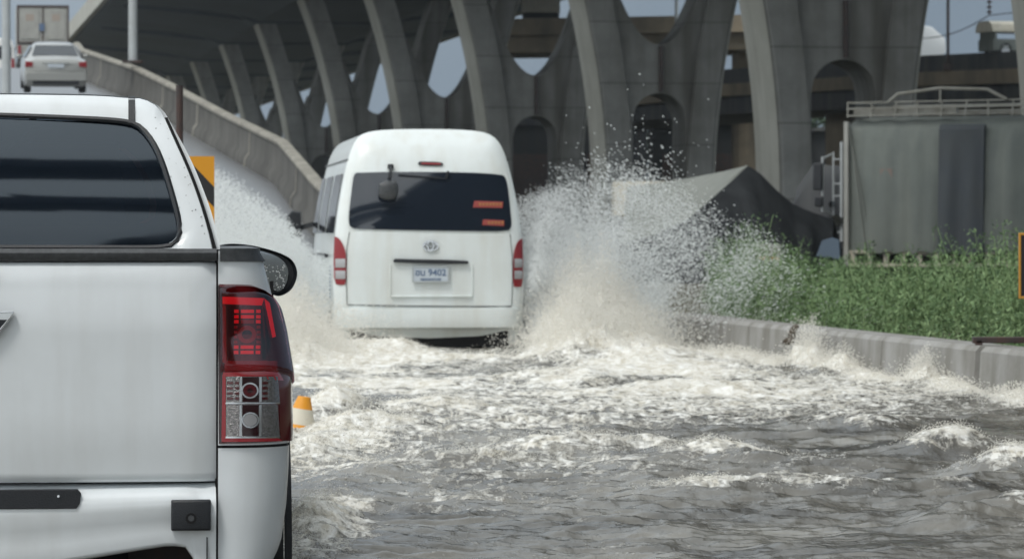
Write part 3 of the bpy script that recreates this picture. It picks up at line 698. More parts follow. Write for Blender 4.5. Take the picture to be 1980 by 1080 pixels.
# canopy: outlines from top centre to the sill
def ly(z): q = max(z - 1.33, 0); return .02 + .28 * q + .35 * q * q
def outl(pts):
    q = []
    for x, y in pts:
        z = 1.5
        for _ in range(4): u, z = PK(x, y, ly(z))
        q.append((u, z))
    q[0] = (0.0, q[0][1]); return q
door = outl([(-47, 182), (150, 184), (210, 186), (248, 190), (270, 189), (290, 196), (306, 207), (317, 222), (334, 261), (366, 331), (387, 388), (402, 437), (414, 482)])
shell = outl([(-47, 179), (150, 181), (215, 184), (248, 187), (272, 187), (295, 197), (316, 211), (336, 247), (366, 300), (387, 349), (408, 405), (418, 443), (427, 482)])
gl = outl([(-47, 221), (100, 226), (246, 233), (274, 245), (299, 278), (317, 321), (334, 377), (347, 426), (349, 452), (340, 470), (318, 479), (200, 478.5), (-47, 478)])
N = 48
def ring_of(o): return resample(smooth_pts(o, 2), N)
dO = ring_of(door + [(0.0, door[-1][1])]) if False else None
# door frame = surface between the outer outline and the glass outline
outer = resample(smooth_pts(door, 2), 40); inner = resample(smooth_pts(gl[:11], 2), 40)
bot_o = [Vector((u, door[-1][1])) for u in np.linspace(door[-1][0], 0, 9)][1:]; 
bot_i = [Vector((u, gl[-1][1])) for u in np.linspace(gl[10][0], 0, 9)][1:]
def match(o, i, k=3):
    rg = []
    for t in [0, .04, .5, .95, 1]:
        rg.append([a.lerp(b, t) for a, b in zip(o, i)])
    return rg
for fl in (1, -1):
    rgs = match(list(outer) + bot_o, list(inner) + bot_i); g = []
    for k, r in enumerate(rgs):
        dy = [.016, 0, -.004, 0, .012][k]
        g.append([(fl * p.x, ly(p.y) + dy, p.y) for p in r])
    grid_mb(g).build('canopy_frame', M['paint'], pk, smooth=True, angle=60)
def tube_outline(pts, dy, r, name, m, par, closed=True, n=6):
    P = [(p[0], ly(p[1]) + dy, p[1]) for p in pts]; mb = MB(); mb.tube(P + ([P[0]] if closed else []), r, n); return mb.build(name, m, par, smooth=True)
gin = resample(smooth_pts(gl, 2), 60)
gasket = sym([(p.x, p.y) for p in gin])
tube_outline(gasket, .003, .0085, 'window_gasket', M['black'], pk)
g2 = [(p[0], ly(p[1]) + .008, p[1]) for p in gasket]
mb = MB(); ng = len(gasket); mb.v = [(0, ly(1.515) + .008, 1.515)]; mb.f = [(0, k + 1, (k + 1) % ng + 1) for k in range(ng)]
for j, t in enumerate((.15, .3, .45, .6, .75, .88, 1)):
    mb.v += [(p[0] * t, ly(1.515 + (p[1] - 1.515) * t) + .008 + .02 * (p[0] * t) ** 2, 1.515 + (p[1] - 1.515) * t) for p in gasket]
    if j: mb.f += [(1 + (j - 1) * ng + k, 1 + j * ng + k, 1 + j * ng + (k + 1) % ng, 1 + (j - 1) * ng + (k + 1) % ng) for k in range(ng)]
wn = mb.build('canopy_window', M['glass'], pk, smooth=True, angle=80)
for fl in (1, -1):  # seam round the door frame, and the roof joint strip
    tube_outline([(fl * p.x, p.y) for p in outer if p.y < 1.722], .014, .0075, 'canopy_seam', M['gap'], pk, closed=False)
    ux = PK(255, 210, .2)[0]; zt_ = PK(255, 188.5, .2)[1]; zb_ = PK(255, 236, .17)[1]
    mb = MB(); mb.loft([[(fl * (ux - .0105), y, z), (fl * (ux + .0095), y, z), (fl * (ux + .0095), y + .03, z), (fl * (ux - .0105), y + .03, z)] for y, z in ((ly(zb_) - .006, zb_ - .004), (ly(zb_ + .035) - .008, zb_ + .035), (ly(zt_) - .004, zt_ - .006), (ly(zt_) + .01, zt_ + .004), (ly(zt_) + .03, zt_ + .005))])
    mb.build('roof_joint', M['black'], pk, smooth=True)
# shell running forward to the cab
so = resample(smooth_pts(shell, 2), 36); rgs = []
for y, k in ((0.0, 0), (.05, 0), (.5, 0), (1.0, 0), (1.5, 0)):
    rgs.append([(p.x, (ly(p.y) + .022 if y == 0 else ly(p.y) * (1 - y / 1.5) + y + .05), p.y + .012 * math.sin(y * 2)) for p in so])
for fl in (1, -1):
    grid_mb([[(fl * p[0], p[1], p[2]) for p in r] for r in rgs]).build('canopy_shell', M['paint'], pk, smooth=True, angle=50)
    # closing lip between the shell edge and door seam
    ol = resample(smooth_pts(door, 2), 36)
    grid_mb([[(fl * p.x, ly(p.y) + .022, p.y) for p in so], [(fl * p.x * .995, ly(p.y) + .03, p.y - .001) for p in ol]]).build('canopy_lip', M['paint'], pk, smooth=True)
    mb = MB(); mb.prism_x([(.32, 1.40), (1.38, 1.40), (1.34, 1.66), (.42, 1.66)], 0, .004)
    mb.v = [(fl * (np.interp(p[2], [1.40, 1.66], [.69, .575]) + .006 + p[0]), p[1], p[2]) for p in mb.v]; mb.build('canopy_side_window', M['carglass'], pk)
# inside: bulkhead with an opening, light headlining, tie strap
mb = MB(); 
for c, d in (((0, 1.52, 1.345), (1.28, .03, .10)), ((0, 1.52, 1.70), (.98, .03, .07)), ((0, 1.52, 1.1), (1.4, .03, .38))): mb.box(c, d)
for fl in (1, -1): mb.prism([(fl * .46, 1.3), (fl * .655, 1.3), (fl * .52, 1.69), (fl * .42, 1.69)], 1.505, 1.535)
mb.build('bulkhead', M['gap'], pk)
mb = MB(); pts = [PK(x, y, .5) for x, y in ((236, 287), (262, 310), (285, 350), (297, 395), (293, 420), (276, 431))]
mb.loft([[(u - .010, .5, z), (u + .010, .5, z), (u + .010, .504, z), (u - .010, .504, z)] for u, z in pts]); 
mb.build('hanging_strap', M['strap'], pk)
a = PK(8, 285, .35); b = PK(68, 238, .25); mb = MB(); mb.bar((a[0] - .1, .4, a[1] - .09), (b[0], .25, b[1]), .03); mb.box((b[0], .25, b[1]), (.12, .03, .016)); mb.build('gas_strut', M['gap'], pk)
# cab greenhouse
cabp = [(1.58, .745, 1.24, .60, 1.765), (1.95, .745, 1.24, .60, 1.80), (2.9, .75, 1.22, .60, 1.79), (3.1, .75, 1.21, .60, 1.76), (3.75, .76, 1.14, .70, 1.16)]
mb = MB(); mb.loft([[(-.575, y, z - .07), (-.54, y, z - .02), (0, y, z), (.54, y, z - .02), (.575, y, z - .07), (.0, y, z - .06)] for y, z in ((1.56, 1.745), (1.8, 1.79), (2.4, 1.80), (2.95, 1.78), (3.08, 1.755))]); mb.build('cab_roof', M['paint'], pk, smooth=True)
for fl in (1, -1):
    mb = MB()
    for a, b in (((fl * .73, 1.58, 1.23), (fl * .54, 1.62, 1.72)), ((fl * .75, 2.35, 1.23), (fl * .56, 2.38, 1.74)), ((fl * .75, 3.72, 1.15), (fl * .56, 3.05, 1.72))): mb.bar(a, b, .075, .06, up=(0, 1, 0))
    mb.build('pillar', M['paint'], pk)
    mb = MB(); mb.v = [(fl * .735, 1.62, 1.23), (fl * .755, 3.65, 1.17), (fl * .56, 3.03, 1.71), (fl * .545, 1.65, 1.71)]; mb.f = [(0, 1, 2, 3)]; mb.build('side_glass', M['glass'], pk)
    mb = MB(); mb.box((fl * .935, 2.95, 1.08), (.02, .16, .035)); mb.build('door_handle', M['chrome'], pk, bevel=.006)
    mb = MB(); [mb.box((fl * .928, y, .88), (.012, .008, .66)) for y in (1.68, 2.36, 3.32)]; mb.build('door_gap', M['gap'], pk)
mb = MB(); mb.v = [(-.6, 1.585, 1.72), (.6, 1.585, 1.72), (.72, 1.565, 1.25), (-.72, 1.565, 1.25)]; mb.f = [(0, 1, 2, 3)]; mb.build('rear_cab_glass', M['glass'], pk)
mb = MB(); mb.v = [(-.58, 3.08, 1.74), (.58, 3.08, 1.74), (.73, 3.72, 1.16), (-.73, 3.72, 1.16)]; mb.f = [(0, 1, 2, 3)]; mb.build('windscreen', M['glass'], pk)
mb = MB(); mb.loft([[(-U(1.2) + .03 + dx, y, z - .03), (-.6, y, z + .012), (0, y, z + .03), (.6, y, z + .012), (U(1.2) - .03 - dx, y, z - .03), (0, y, z - .2)] for y, z, dx in ((3.5, 1.13, -.02), (4.2, 1.08, 0), (4.8, 1.0, .04), (5.1, .85, .12))]); mb.build('bonnet', M['paint'], pk, smooth=True)
mb = MB(); mb.box((0, 5.10, .68), (1.6, .06, .40)); mb.build('front_grille', M['black'], pk, bevel=.02)
mb = MB(); mb.box((0, 2.4, 1.16), (1.7, 1.7, .06)); mb.build('cab_belt', M['gap'], pk)
for fl in (.36, -.36):
    for y in (2.1, 2.9):
        mb = MB(); mb.box((fl, y, 1.22), (.46, .12, .35)); mb.box((fl, y, 1.47), (.24, .08, .17)); mb.build('cab_seat', M['seat'], pk, bevel=.05)
# bumper centre with a curved lower edge
def zlow(u):
    u = abs(u); return float(np.interp(u, [0, .12, .22, .30, .45, .57, .615, .635, .655, .70], [.402, .404, .412, .424, .448, .466, .460, .43, .37, .35]))
pz = [(0, .075), (.06, .035), (.12, .012), (.22, -.004), (.38, -.004), (.55, .008), (.75, .018), (.92, .014), (.97, .020), (1, .05)]
slot = lambda c: abs(c[0]) < .305 and .580 < c[2] < .629
us = sorted(set(list(np.linspace(-.702, .702, 49)) + [-.305, .305, .635, .642, .65, -.635, -.642, -.65])); g = []
def bz(t, u): zb = zlow(u); return .646 - t * (.646 - zb)
ts = [t for t, _ in pz]
g = [[(u, y, bz(t, u)) for u in us] for t, y in pz]
bp = grid_mb(g).build('rear_bumper', M['paint'], pk, smooth=True, angle=60)
# recessed number light slot
mb = MB(); r = []; x0, x1, z0, z1 = -.315, .315, .579, .634; q = .014
mb.prism([(x0 + q, z0), (x1 - q, z0), (x1 - .004, z0 + q), (x1, z1 - .012), (x1 - .010, z1), (x0 + .01, z1), (x0, z1 - .012), (x0 + .004, z0 + q)], -.010, .02); mb.build('dark_slot', M['black'], bp, bevel=.002)
mb = MB(); mb.disc((PK(113, 958, 0)[0], -.012, PK(113, 958, 0)[1]), .0035, 'y', .006); mb.build('slot_screw', M['chrome'], bp)
for fl in (1, -1):
    mb = MB(); x0, z0 = PK(331, 1026, -.03); x1, z1 = PK(408, 966, -.03)
    mb.loft([[(fl * (x0 + i), y, z0 + i), (fl * (x1 - i), y, z0 + i), (fl * (x1 - i), y, z1 - i), (fl * (x0 + i), y, z1 - i)] for y, i in ((.015, 0), (-.022, 0), (-.028, .004))]); pd = mb.build('bumper_pad', M['black'], bp, bevel=.006)
    c = PK(369.5, 1001, -.03)
    mb = MB(); mb.ring((fl * c[0], 0, c[1]), .009, .0155, -.0315, -.026); mb.build('sensor_ring', M['gap'], pd, smooth=True)
    mb = MB(); mb.disc((fl * c[0], -.0285, c[1]), .0085, 'y', .004); mb.build('sensor', M['rail'], pd)
    mb = MB(); mb.box((fl * .676, .012, .47), (.004, .01, .24)); mb.build('bumper_crease', M['rail'], bp)
# dark underside: tow bar, exhaust, flap
mb = MB(); mb.box((0, .5, .44), (1.3, .25, .14)); mb.tube([(.35, .1, .38), (.35, .6, .38)], .035, 10); mb.box((.1, .2, .36), (.07, .3, .09)); mb.build('underbody', M['darksteel'], pk)

# tail lights that wrap round the corner
def lamp(fl):
    zb_ = PK(490, 857, .03)[1]
    def zt(s): return float(np.interp(s, [0, .3, .45, .6, .75, .9, 1, 1.12], [1.222, 1.221, 1.219, 1.209, 1.192, 1.16, 1.12, 1.05]))
    ss = list(np.linspace(.008, 1, 26)) + [1.04, 1.09]
    def P(s, t, off): z = zb_ + t * (zt(s) - zb_); p = side_pt(s, z, off); return (fl * p[0], p[1], z)
    ts = [0, .01] + list(np.linspace(.03, .97, 24)) + [.99, 1]
    g = [[P(s, t, (.0 if t in (0, 1) else .011) if 0.008 < s < 1.09 else 0) for s in ss] for t in ts]
    root = grid_mb(g).build('tail_light', M['lamp_dark'], pk, smooth=True, angle=60)
    def patch(px, name, m, off, nx=8, ny=6, par=root):
        """px: four corners tl, tr, br, bl in pixels, draped on the lamp"""
        tl, tr, br, bl = px; g = []
        for j in range(ny + 1):
            row = []
            for i in range(nx + 1):
                a = i / nx; b = j / ny; x = (tl[0] * (1 - a) + tr[0] * a) * (1 - b) + (bl[0] * (1 - a) + br[0] * a) * b; y = (tl[1] * (1 - a) + tr[1] * a) * (1 - b) + (bl[1] * (1 - a) + br[1] * a) * b
                s, z = map_side(x, y); p = side_pt(s, z, off); row.append((fl * p[0], p[1], z))
            g.append(row)
        # edges folded back to the lamp
        g = [[(p[0], p[1] + .004, p[2]) for p in g[0]]] + g + [[(p[0], p[1] + .004, p[2]) for p in g[-1]]]
        g = [[(r[0][0], r[0][1] + .004, r[0][2])] + r + [(r[-1][0], r[-1][1] + .004, r[-1][2])] for r in g]
        return grid_mb(g).build(name, m, par, smooth=True, angle=60)
    def circ(cx, cy, r, name, m, off, r2=0, n=20, par=root):
        mb = MB(); rs = []
        for rr, o in ((r2, off), (r * .999, off), (r, off - .004)):
            row = []
            for k in range(n):
                a = 2 * PI * k / n; s, z = map_side(cx + rr * math.cos(a), cy + rr * math.sin(a)); p = side_pt(s, z, o); row.append((fl * p[0], p[1], z))
            rs.append(row)
        mb.loft(rs, False); return mb.build(name, m, par, smooth=True, angle=60)
    # glossy red cover over the upper part
    gc = [[P(s, t, .019 if 0.03 < s < 1.0 and .46 < t < .985 else .012) for s in np.linspace(.02, 1.02, 26)] for t in [.45, .47] + list(np.linspace(.5, .97, 18)) + [.99]]
    grid_mb(gc).build('lens_cover', M['lens_cover'], root, smooth=True, angle=70)
    # black edges
    patch([(421, 551), (434, 556), (434, 852), (423, 856)], 'inner_edge', M['lamp_black'], .012)
    patch([(430, 553), (492, 556), (502, 570), (430, 570)], 'smoked_top', M['lamp_dark'], .0125)
    patch([(531, 705), (556, 700), (557, 852), (536, 850)], 'outer_lens', M['lamp_dark'], .0125)
    patch([(492, 556), (508, 562), (524, 592), (514, 600)], 'smoked_corner', M['lamp_black'], .0125)
    # lit light guide: bar over the top that turns down outside
    patch([(430, 573), (504, 576), (500, 590), (430, 587)], 'light_bar', M['lamp_on'], .0135)
    patch([(504, 576), (514, 585), (526, 650), (520, 652)], 'light_bar', M['lamp_on'], .0135)
    patch([(505, 592), (512, 600), (517, 668), (512, 690)], 'lens_shade', M['lamp_black'], .0128)
    patch([(430, 588), (436, 590), (438, 700), (430, 700)], 'light_bar', M['lamp_red'], .0135)
    cells = patch([(438, 590), (506, 592), (510, 694), (440, 692)], 'lamp_chamber', M['lamp_black'], .0125)
    for yy in (598, 608.5, 618, 667, 677):
        for x0, x1 in ((451, 459), (463, 486), (490, 498)): patch([(x0, yy), (x1, yy), (x1, yy + 6.5), (x0, yy + 6.5)], 'lit_cell', M['lamp_on'] if yy != 618 or x0 != 463 else M['lamp_red'], .0142, 2, 2, cells)
    for yy in (629, 639, 648, 658):
        for x0, x1 in ((451, 457), (491, 498)): patch([(x0, yy), (x1, yy), (x1, yy + 5.5), (x0, yy + 5.5)], 'lit_cell', M['lamp_red'], .0142, 2, 2, cells)
    circ(474, 646, 17, 'bulb_bowl', M['lamp_red'], .0142, 9, par=cells)
    circ(474, 646, 8.5, 'bulb', M['lamp_black'], .0150, 0, par=cells)
    patch([(434, 697), (529, 697), (530, 716), (434, 717)], 'red_reflector', M['lamp_red'], .0138)
    patch([(431, 719), (531, 716), (541, 735), (431, 726)], 'light_bar', M['lamp_red'], .0140)
    # clear chambers with two round lamps
    patch([(430, 723), (436, 723), (436, 846), (428, 851)], 'red_border', M['lamp_red'], .0137)
    patch([(430, 846), (528, 843), (540, 852), (428, 853)], 'red_border', M['lamp_red'], .0135)
    for y0, y1, cy, cx, col in ((727, 777, 754, 480, 'r'), (781, 843, 811, 481, 'w')):
        ch = patch([(437, y0), (530, y0), (534, y1), (437, y1)], 'clear_chamber', M['lamp_clear'] if col == 'w' else M['lamp_clear'], .0142)
        for x0, x1 in ((462, 466), (497, 501)): patch([(x0, y0 + 1), (x1, y0 + 1), (x1, y1 - 1), (x0, y1 - 1)], 'divider', M['chrome'], .0148, 1, 4, ch)
        for x0, x1 in ((467, 496),): patch([(x0, y0 + 1), (x1, y0 + 1), (x1, y1 - 1), (x0, y1 - 1)], 'dark_well', M['lamp_black'], .0146, 3, 4, ch)
        if col == 'r':
            for x0, x1 in ((438, 450), (454, 461), (502, 512)):
                for k in range(4): patch([(x0, y0 + 10 + k * 10), (x1, y0 + 10 + k * 10), (x1, y0 + 15 + k * 10), (x0, y0 + 15 + k * 10)], 'red_facet', M['lamp_dark'], .0147, 1, 1, ch)
        circ(cx, cy, 15.5, 'lamp_rim', M['chrome'], .0160, 12.5, par=ch); circ(cx, cy, 12, 'lamp_bowl', M['lamp_grey'] if col == 'w' else M['lamp_dark'], .0155, 5, par=ch); circ(cx, cy, 5, 'bulb', M['lamp_black'] if col == 'r' else M['lamp_grey'], .0158, 0, par=ch)
        patch([(436, y1), (534, y1), (534, y1 + 3), (436, y1 + 3)], 'divider', M['chrome'], .0149, 8, 1, ch)
lamp(1); lamp(-1)
# dark grooves above the bumper corner
for fl in (1, -1):
    mb = MB(); rs = []
    for s in np.linspace(0, 1.2, 16):
        p = side_pt(s, .752, -.006); rs.append([(fl * p[0], p[1], .746), (fl * p[0], p[1], .758)])
    grid_mb(rs).build('bumper_gap', M['gap'], pk)

# door mirrors
def mirror(fl):
    L = 3.25
    hp = [PK(x, y, L) for x, y in ((410, 478), (440, 470), (478, 472), (515, 480), (548, 491), (566, 502), (575, 520), (575, 538), (565, 560), (548, 571), (533, 573), (505, 555), (450, 555), (410, 520))]
    gp = [PK(x, y, L) for x, y in ((420, 482), (470, 479), (515, 487), (542, 498), (556, 514), (558, 535), (550, 556), (536, 566), (510, 545), (450, 540), (420, 515))]
    hp = smooth_pts(hp + [hp[0]], 2)[:-1]; gp = smooth_pts(gp + [gp[0]], 2)[:-1]
    cx = sum(p[0] for p in hp) / len(hp); cz = sum(p[1] for p in hp) / len(hp)
    mb = MB(); mb.loft([[(fl * (cx + (p[0] - cx) * k), y, cz + (p[1] - cz) * k) for p in hp] for y, k in ((L + .015, .9), (L, .985), (L + .01, 1.0), (L + .05, 1.0), (L + .10, .86), (L + .13, .55))]); h = mb.build('mirror', M['black'], pk, smooth=True, angle=50)
    mb = MB(); mb.prism([(fl * p[0], p[1]) for p in gp], L - .006, L + .004); mb.build('mirror_glass', M['mirrorglass'], h)
    mb = MB(); mb.box((fl * (cx + .13), L + .05, cz - .02), (.012, .06, .03)); mb.build('indicator', M['lamp_grey'], h)
    # rain beads on the glass
    r2 = random.Random(4); mb = MB()
    for k in range(70):
        x = r2.uniform(505, 552); y = r2.uniform(512, 560)
        if y - 512 > (x - 500) * 1.3 + 14: continue
        u, z = PK(x, y, L); s = r2.uniform(.0012, .0028); blob(mb, (fl * u, L - .007, z), s, 4, (1, .5, 1))
    mb.build('rain_beads', M['drop'], h)
    return h
mirror(1); mirror(-1)
# beads of rain on the canopy frame
r2 = random.Random(9); mb = MB()
for k in range(26):
    t = .35 + .65 * r2.random(); a = outer[int(12 + t * 26)]; b = inner[int(12 + t * 26)]; p = a.lerp(b, r2.uniform(.12, .9)); blob(mb, (p.x, ly(p.y) - .0035, p.y), r2.uniform(.0008, .002), 4, (1, .5, 1.15))
mb.build('rain_beads', M['lamp_grey'], pk)

# ---------------------------------------------------------------- the white van
vn = thing('white_van', 'white high roof van throwing up spray, seen from behind in the middle', 'van', VN.P, TH)
def yt(z): return float(np.interp(z, [0, .4, .62, .66, 1.2, 1.30, 1.40, 1.5, 1.6, 1.7, 1.8, 1.9, 2.0, 2.2, 2.40], [.03, .02, .01, 0.0, 0.0, .004, .014, .028, .044, .062, .082, .104, .128, .195, .35]))
def vo(pts):
    q = []
    for x, y in pts:
        z = 1.5
        for _ in range(4): u, z = VN(x, y, yt(z) + .06)
        q.append((u, z))
    return q
vr = vo([(829, 249.5), (880, 250), (925, 253), (950, 259), (966, 274), (979, 302), (992, 350), (1003, 405), (1010, 455), (1013, 500), (1014, 545), (1012, 592), (1010, 610)]); vr[0] = (0, vr[0][1])
vh = resample(smooth_pts(vr, 1), 44); zfloor = .30
full = [(p.x, p.y) for p in vh] + [(vh[-1].x - .02, .5), (vh[-1].x - .06, zfloor), (.5, zfloor), (0, zfloor)]
out = sym(full); cz = 1.35
def body_ring(k, y, lift=0): return [(p[0] * k, y + (yt(p[1]) if y < 1 else 0), cz + (p[1] - cz) * k + lift) for p in out]
mb = MB(); rs = []
for t in (.0, .25, .5, .7, .82, .90, .95, .98, 1.0):
    rs.append([(p[0] * t, yt(cz + (p[1] - cz) * t) + .085 * t ** 14 + .04 * (p[0] * t) ** 2, cz + (p[1] - cz) * t) for p in out])
# flank: side follows the same section, forward to the nose
for y in (.22, .6, 1.2, 2, 3, 3.6): rs.append([(p[0], y + yt(p[1]) * max(0, 1 - y / 1.2), p[1]) for p in out])
for y, kz, kx in ((3.95, 1.0, .995), (4.25, .985, .98), (4.5, .93, .96), (4.7, .80, .93), (4.82, .62, .88), (4.86, .5, .80)):
    rs.append([(p[0] * kx, y - (.55 if p[1] > 1.9 else .0) * 0, min(p[1], zfloor + (2.34 - zfloor) * kz)) for p in out])
mb.loft(rs, True); vb = mb.build('van_body', M['vanpaint'], vn, smooth=True, angle=32)
def vp(x, y, off=.0):
    z = 1.5
    for _ in range(4): u, z = VN(x, y, yt(z))
    e = abs(u) / max(np.interp(z, [p[1] for p in reversed(full[:44])], [p[0] for p in reversed(full[:44])]), .1)
    return (u, yt(z) + .085 * e ** 14 + .04 * u * u - off, z)
def vpoly(pts, name, m, off=.006, it=1, par=vn, th=.03):
    q = smooth_pts(list(pts) + [pts[0]], it)[:-1] if it else pts
    P = [vp(x, y, off) for x, y in q]; P2 = [(p[0], p[1] + th, p[2]) for p in P]; mb = MB(); n = len(P)
    c = tuple(sum(p[i] for p in P) / n for i in range(3))
    # fan from several rings so that it follows the curved face
    rs = []
    mb.v = [tuple(vp(sum(a[0] for a in q) / n, sum(a[1] for a in q) / n, off))]; cxp = sum(a[0] for a in q) / n; cyp = sum(a[1] for a in q) / n
    for t in (.3, .6, .85, 1): rs.append([vp(cxp + (x - cxp) * t, cyp + (y - cyp) * t, off) for x, y in q])
    rs.append(P2)
    for r in rs: mb.v += r
    mb.f = [(0, k + 1, (k + 1) % n + 1) for k in range(n)]
    for j in range(len(rs) - 1):
        for k in range(n): mb.f.append((1 + j * n + k, 1 + (j + 1) * n + k, 1 + (j + 1) * n + (k + 1) % n, 1 + j * n + (k + 1) % n))
    return mb.build(name, m, par, smooth=True, angle=40)
gpts = [(690, 334), (760, 332), (900, 333), (968, 337), (979, 342), (984, 370), (989, 420), (990, 438), (982, 447), (900, 446.5), (800, 445), (700, 443), (681, 441), (674, 432), (676, 400), (681, 360), (684, 338)]
vpoly([(x + (5 if x > 829 else -5) * .9, y + (3 if y > 400 else -3) * .9) for x, y in gpts], 'window_seal', M['vanpaint'], .004)
rg_ = vpoly(gpts, 'rear_glass', M['vanglass'], .012)
for pts, m_, nm in (([(917, 388), (973, 390), (972, 402), (914, 401)], 'stickred', 'sticker'), ([(934, 424), (975, 426), (975, 437), (932, 435)], 'stickred', 'sticker')):
    s_ = vpoly(pts, nm, M[m_], .016, 0, rg_, .003)
    for k in range(7 if pts[0][0] < 920 else 5):
        x = pts[0][0] + 9 + k * 6.6; y = (pts[0][1] + pts[2][1]) / 2
        vpoly([(x, y - 3.2 + (k % 2)), (x + 4.6, y - 2.6), (x + 3.6, y + 3), (x + .6, y + 2.4)], 'lettering_mark', M['stickyel'], .019, 0, s_, .002)
b_ = vpoly([(812, 312), (853, 313), (858, 318), (853, 321), (812, 320), (807, 316)], 'high_brake_light', M['black'], .010, 1); vpoly([(815, 314), (851, 315), (852, 318.5), (814, 317.5)], 'red_lens', M['vlamp_red'], .018, 0, b_, .004)
# parking mirror on an arm
a = vp(755, 322); mb = MB(); mb.box((a[0], a[1] - .02, a[2]), (.055, .05, .045)); mb.bar((a[0], a[1] - .03, a[2]), (a[0] - .01, a[1] - .13, a[2] - .06), .028); mb.bar((a[0] - .01, a[1] - .13, a[2] - .05), (a[0] - .015, a[1] - .14, a[2] - .12), .03); mm = mb.build('mirror_arm', M['black'], vn, bevel=.006)
ctr = VN(751, 368, a[1] - .14); hw, hh = .098, .098
mb = MB(); sh = smooth_pts([(-hw * .9, .06), (-.02, hh), (hw * .8, hh * .85), (hw, .0), (hw * .75, -hh * .8), (-.0, -hh), (-hw * .85, -hh * .75), (-hw, -.03), (-hw * .9, .06)], 2)[:-1]
mb.loft([[(ctr[0] + p[0] * k, a[1] - .15 + y, ctr[1] + p[1] * k) for p in sh] for y, k in ((-.045, .55), (-.03, .85), (0, 1), (.015, .97))]); mb.build('parking_mirror', M['rail'], vn, smooth=True)
mb = MB(); wa = vp(770, 338, .03); wb_ = vp(862, 345, .03); mb.bar(wa, wb_, .012); mb.bar(vp(862, 345, .03), vp(866, 331, .04), .02); mb.build('wiper', M['black'], vn)
# emblem, handle bar, plate recess, plate
em = VN(832, 475, 0); EY = .0; mb = MB(); mb.ring((em[0], 0, em[1]), .062, .074, -.018, .01, 28, .70); mb.ring((em[0], 0, em[1] - .0), .024, .034, -.018, .01, 20, 1.4); mb.ring((em[0], 0, em[1] + .014), .046, .056, -.018, .01, 20, .42); mb.build('emblem', M['chrome'], vn, smooth=True)
vpoly([(764, 500), (902, 503), (907, 507), (902, 511), (764, 508), (759, 504)], 'handle_bar', M['black'], .035, 1, th=.05)
x0, z0 = VN(756, 572, 0); x1, z1 = VN(913, 510, 0)
mb = MB(); mb.box(((x0 + x1) / 2, -.004, z0 - .003), (x1 - x0, .026, .014)); mb.box((x0 - .003, .004, (z0 + z1) / 2), (.012, .014, z1 - z0)); mb.box((x1 + .003, .004, (z0 + z1) / 2), (.012, .014, z1 - z0)); mb.build('plate_surround', M['vanpaint'], vn, bevel=.004)
x0, z0 = VN(797, 545.5, -.03); x1, z1 = VN(868, 514, -.03); pc = ((x0 + x1) / 2, (z0 + z1) / 2); tilt = .012
mb = MB(); mb.box((pc[0], -.025, pc[1]), (x1 - x0, .012, z1 - z0)); np_ = mb.build('number_plate', M['plate'], vn, bevel=.004)
mb = MB(); wd, hg = x1 - x0, z1 - z0
for c, d in (((pc[0], -.034, z1 - .006), (wd, .008, .011)), ((pc[0], -.034, z0 + .006), (wd, .008, .011)), ((x0 + .006, -.034, pc[1]), (.011, .008, hg - .026)), ((x1 - .006, -.034, pc[1]), (.011, .008, hg - .026))): mb.box(c, d)
mb.build('plate_frame', M['steel'], np_)
def text(s, size, loc, par, m, name='lettering', sx=1.0):
    cu = bpy.data.curves.new(name, 'FONT'); cu.body = s; cu.size = size; cu.align_x = 'CENTER'; cu.align_y = 'CENTER'; cu.extrude = .001; cu.offset = .0012
    tmp = bpy.data.objects.new(name, cu); C.objects.link(tmp); bpy.context.view_layer.update()
    me = bpy.data.meshes.new_from_object(tmp.evaluated_get(bpy.context.evaluated_depsgraph_get())); bpy.data.objects.remove(tmp)
    me.materials.clear(); me.materials.append(m); o = bpy.data.objects.new(name, me); C.objects.link(o); o.parent = par; o.location = loc; o.rotation_euler = (R(90), 0, 0); o.scale = (sx, 1, 1); return o
text('ฮน 9402', .085, (pc[0], -.0335, pc[1] + .012), np_, M['plateblue'], sx=1.0)
text('กรุงเทพมหานคร', .030, (pc[0], -.0335, pc[1] - .048), np_, M['plateblue'])
# tailgate shut lines, bumper
def vline(pts, w_=.008, name='shut_line', m=None, off=.004):
    P = [Vector(vp(x, y, off)) for x, y in pts]; mb = MB(); mb.tube(P, w_ / 2, 5); return mb.build(name, m or M['rail'], vn)
vline([(676, 448), (671, 480), (670, 530), (671, 588)], .006); vline([(987, 452), (991, 490), (992, 540), (990, 590)], .006)
vline([(671, 589), (760, 591), (900, 592), (990, 592)], .010)
bw = .895; mb = MB(); zt2 = VN(829, 595, -.1)[1]; zb2 = VN(829, 637, -.1)[1]; prof = [(-.02, zt2 + .0), (-.075, zt2 - .012), (-.09, (zt2 + zb2) / 2), (-.08, zb2 + .02), (-.05, zb2), (.1, zb2), (.1, zt2)]
rs = []
for k in np.linspace(-1, 1, 31):
    u = bw * k; dy = .22 * abs(k) ** 8; rs.append([(u, p[0] + dy, p[1]) for p in prof])
mb.loft(rs); mb.build('rear_bumper', M['vanpaint'], vn, smooth=True, angle=35)
mb = MB(); mb.box((0, .5, .38), (1.5, .9, .16)); mb.build('underbody', M['gap'], vn)
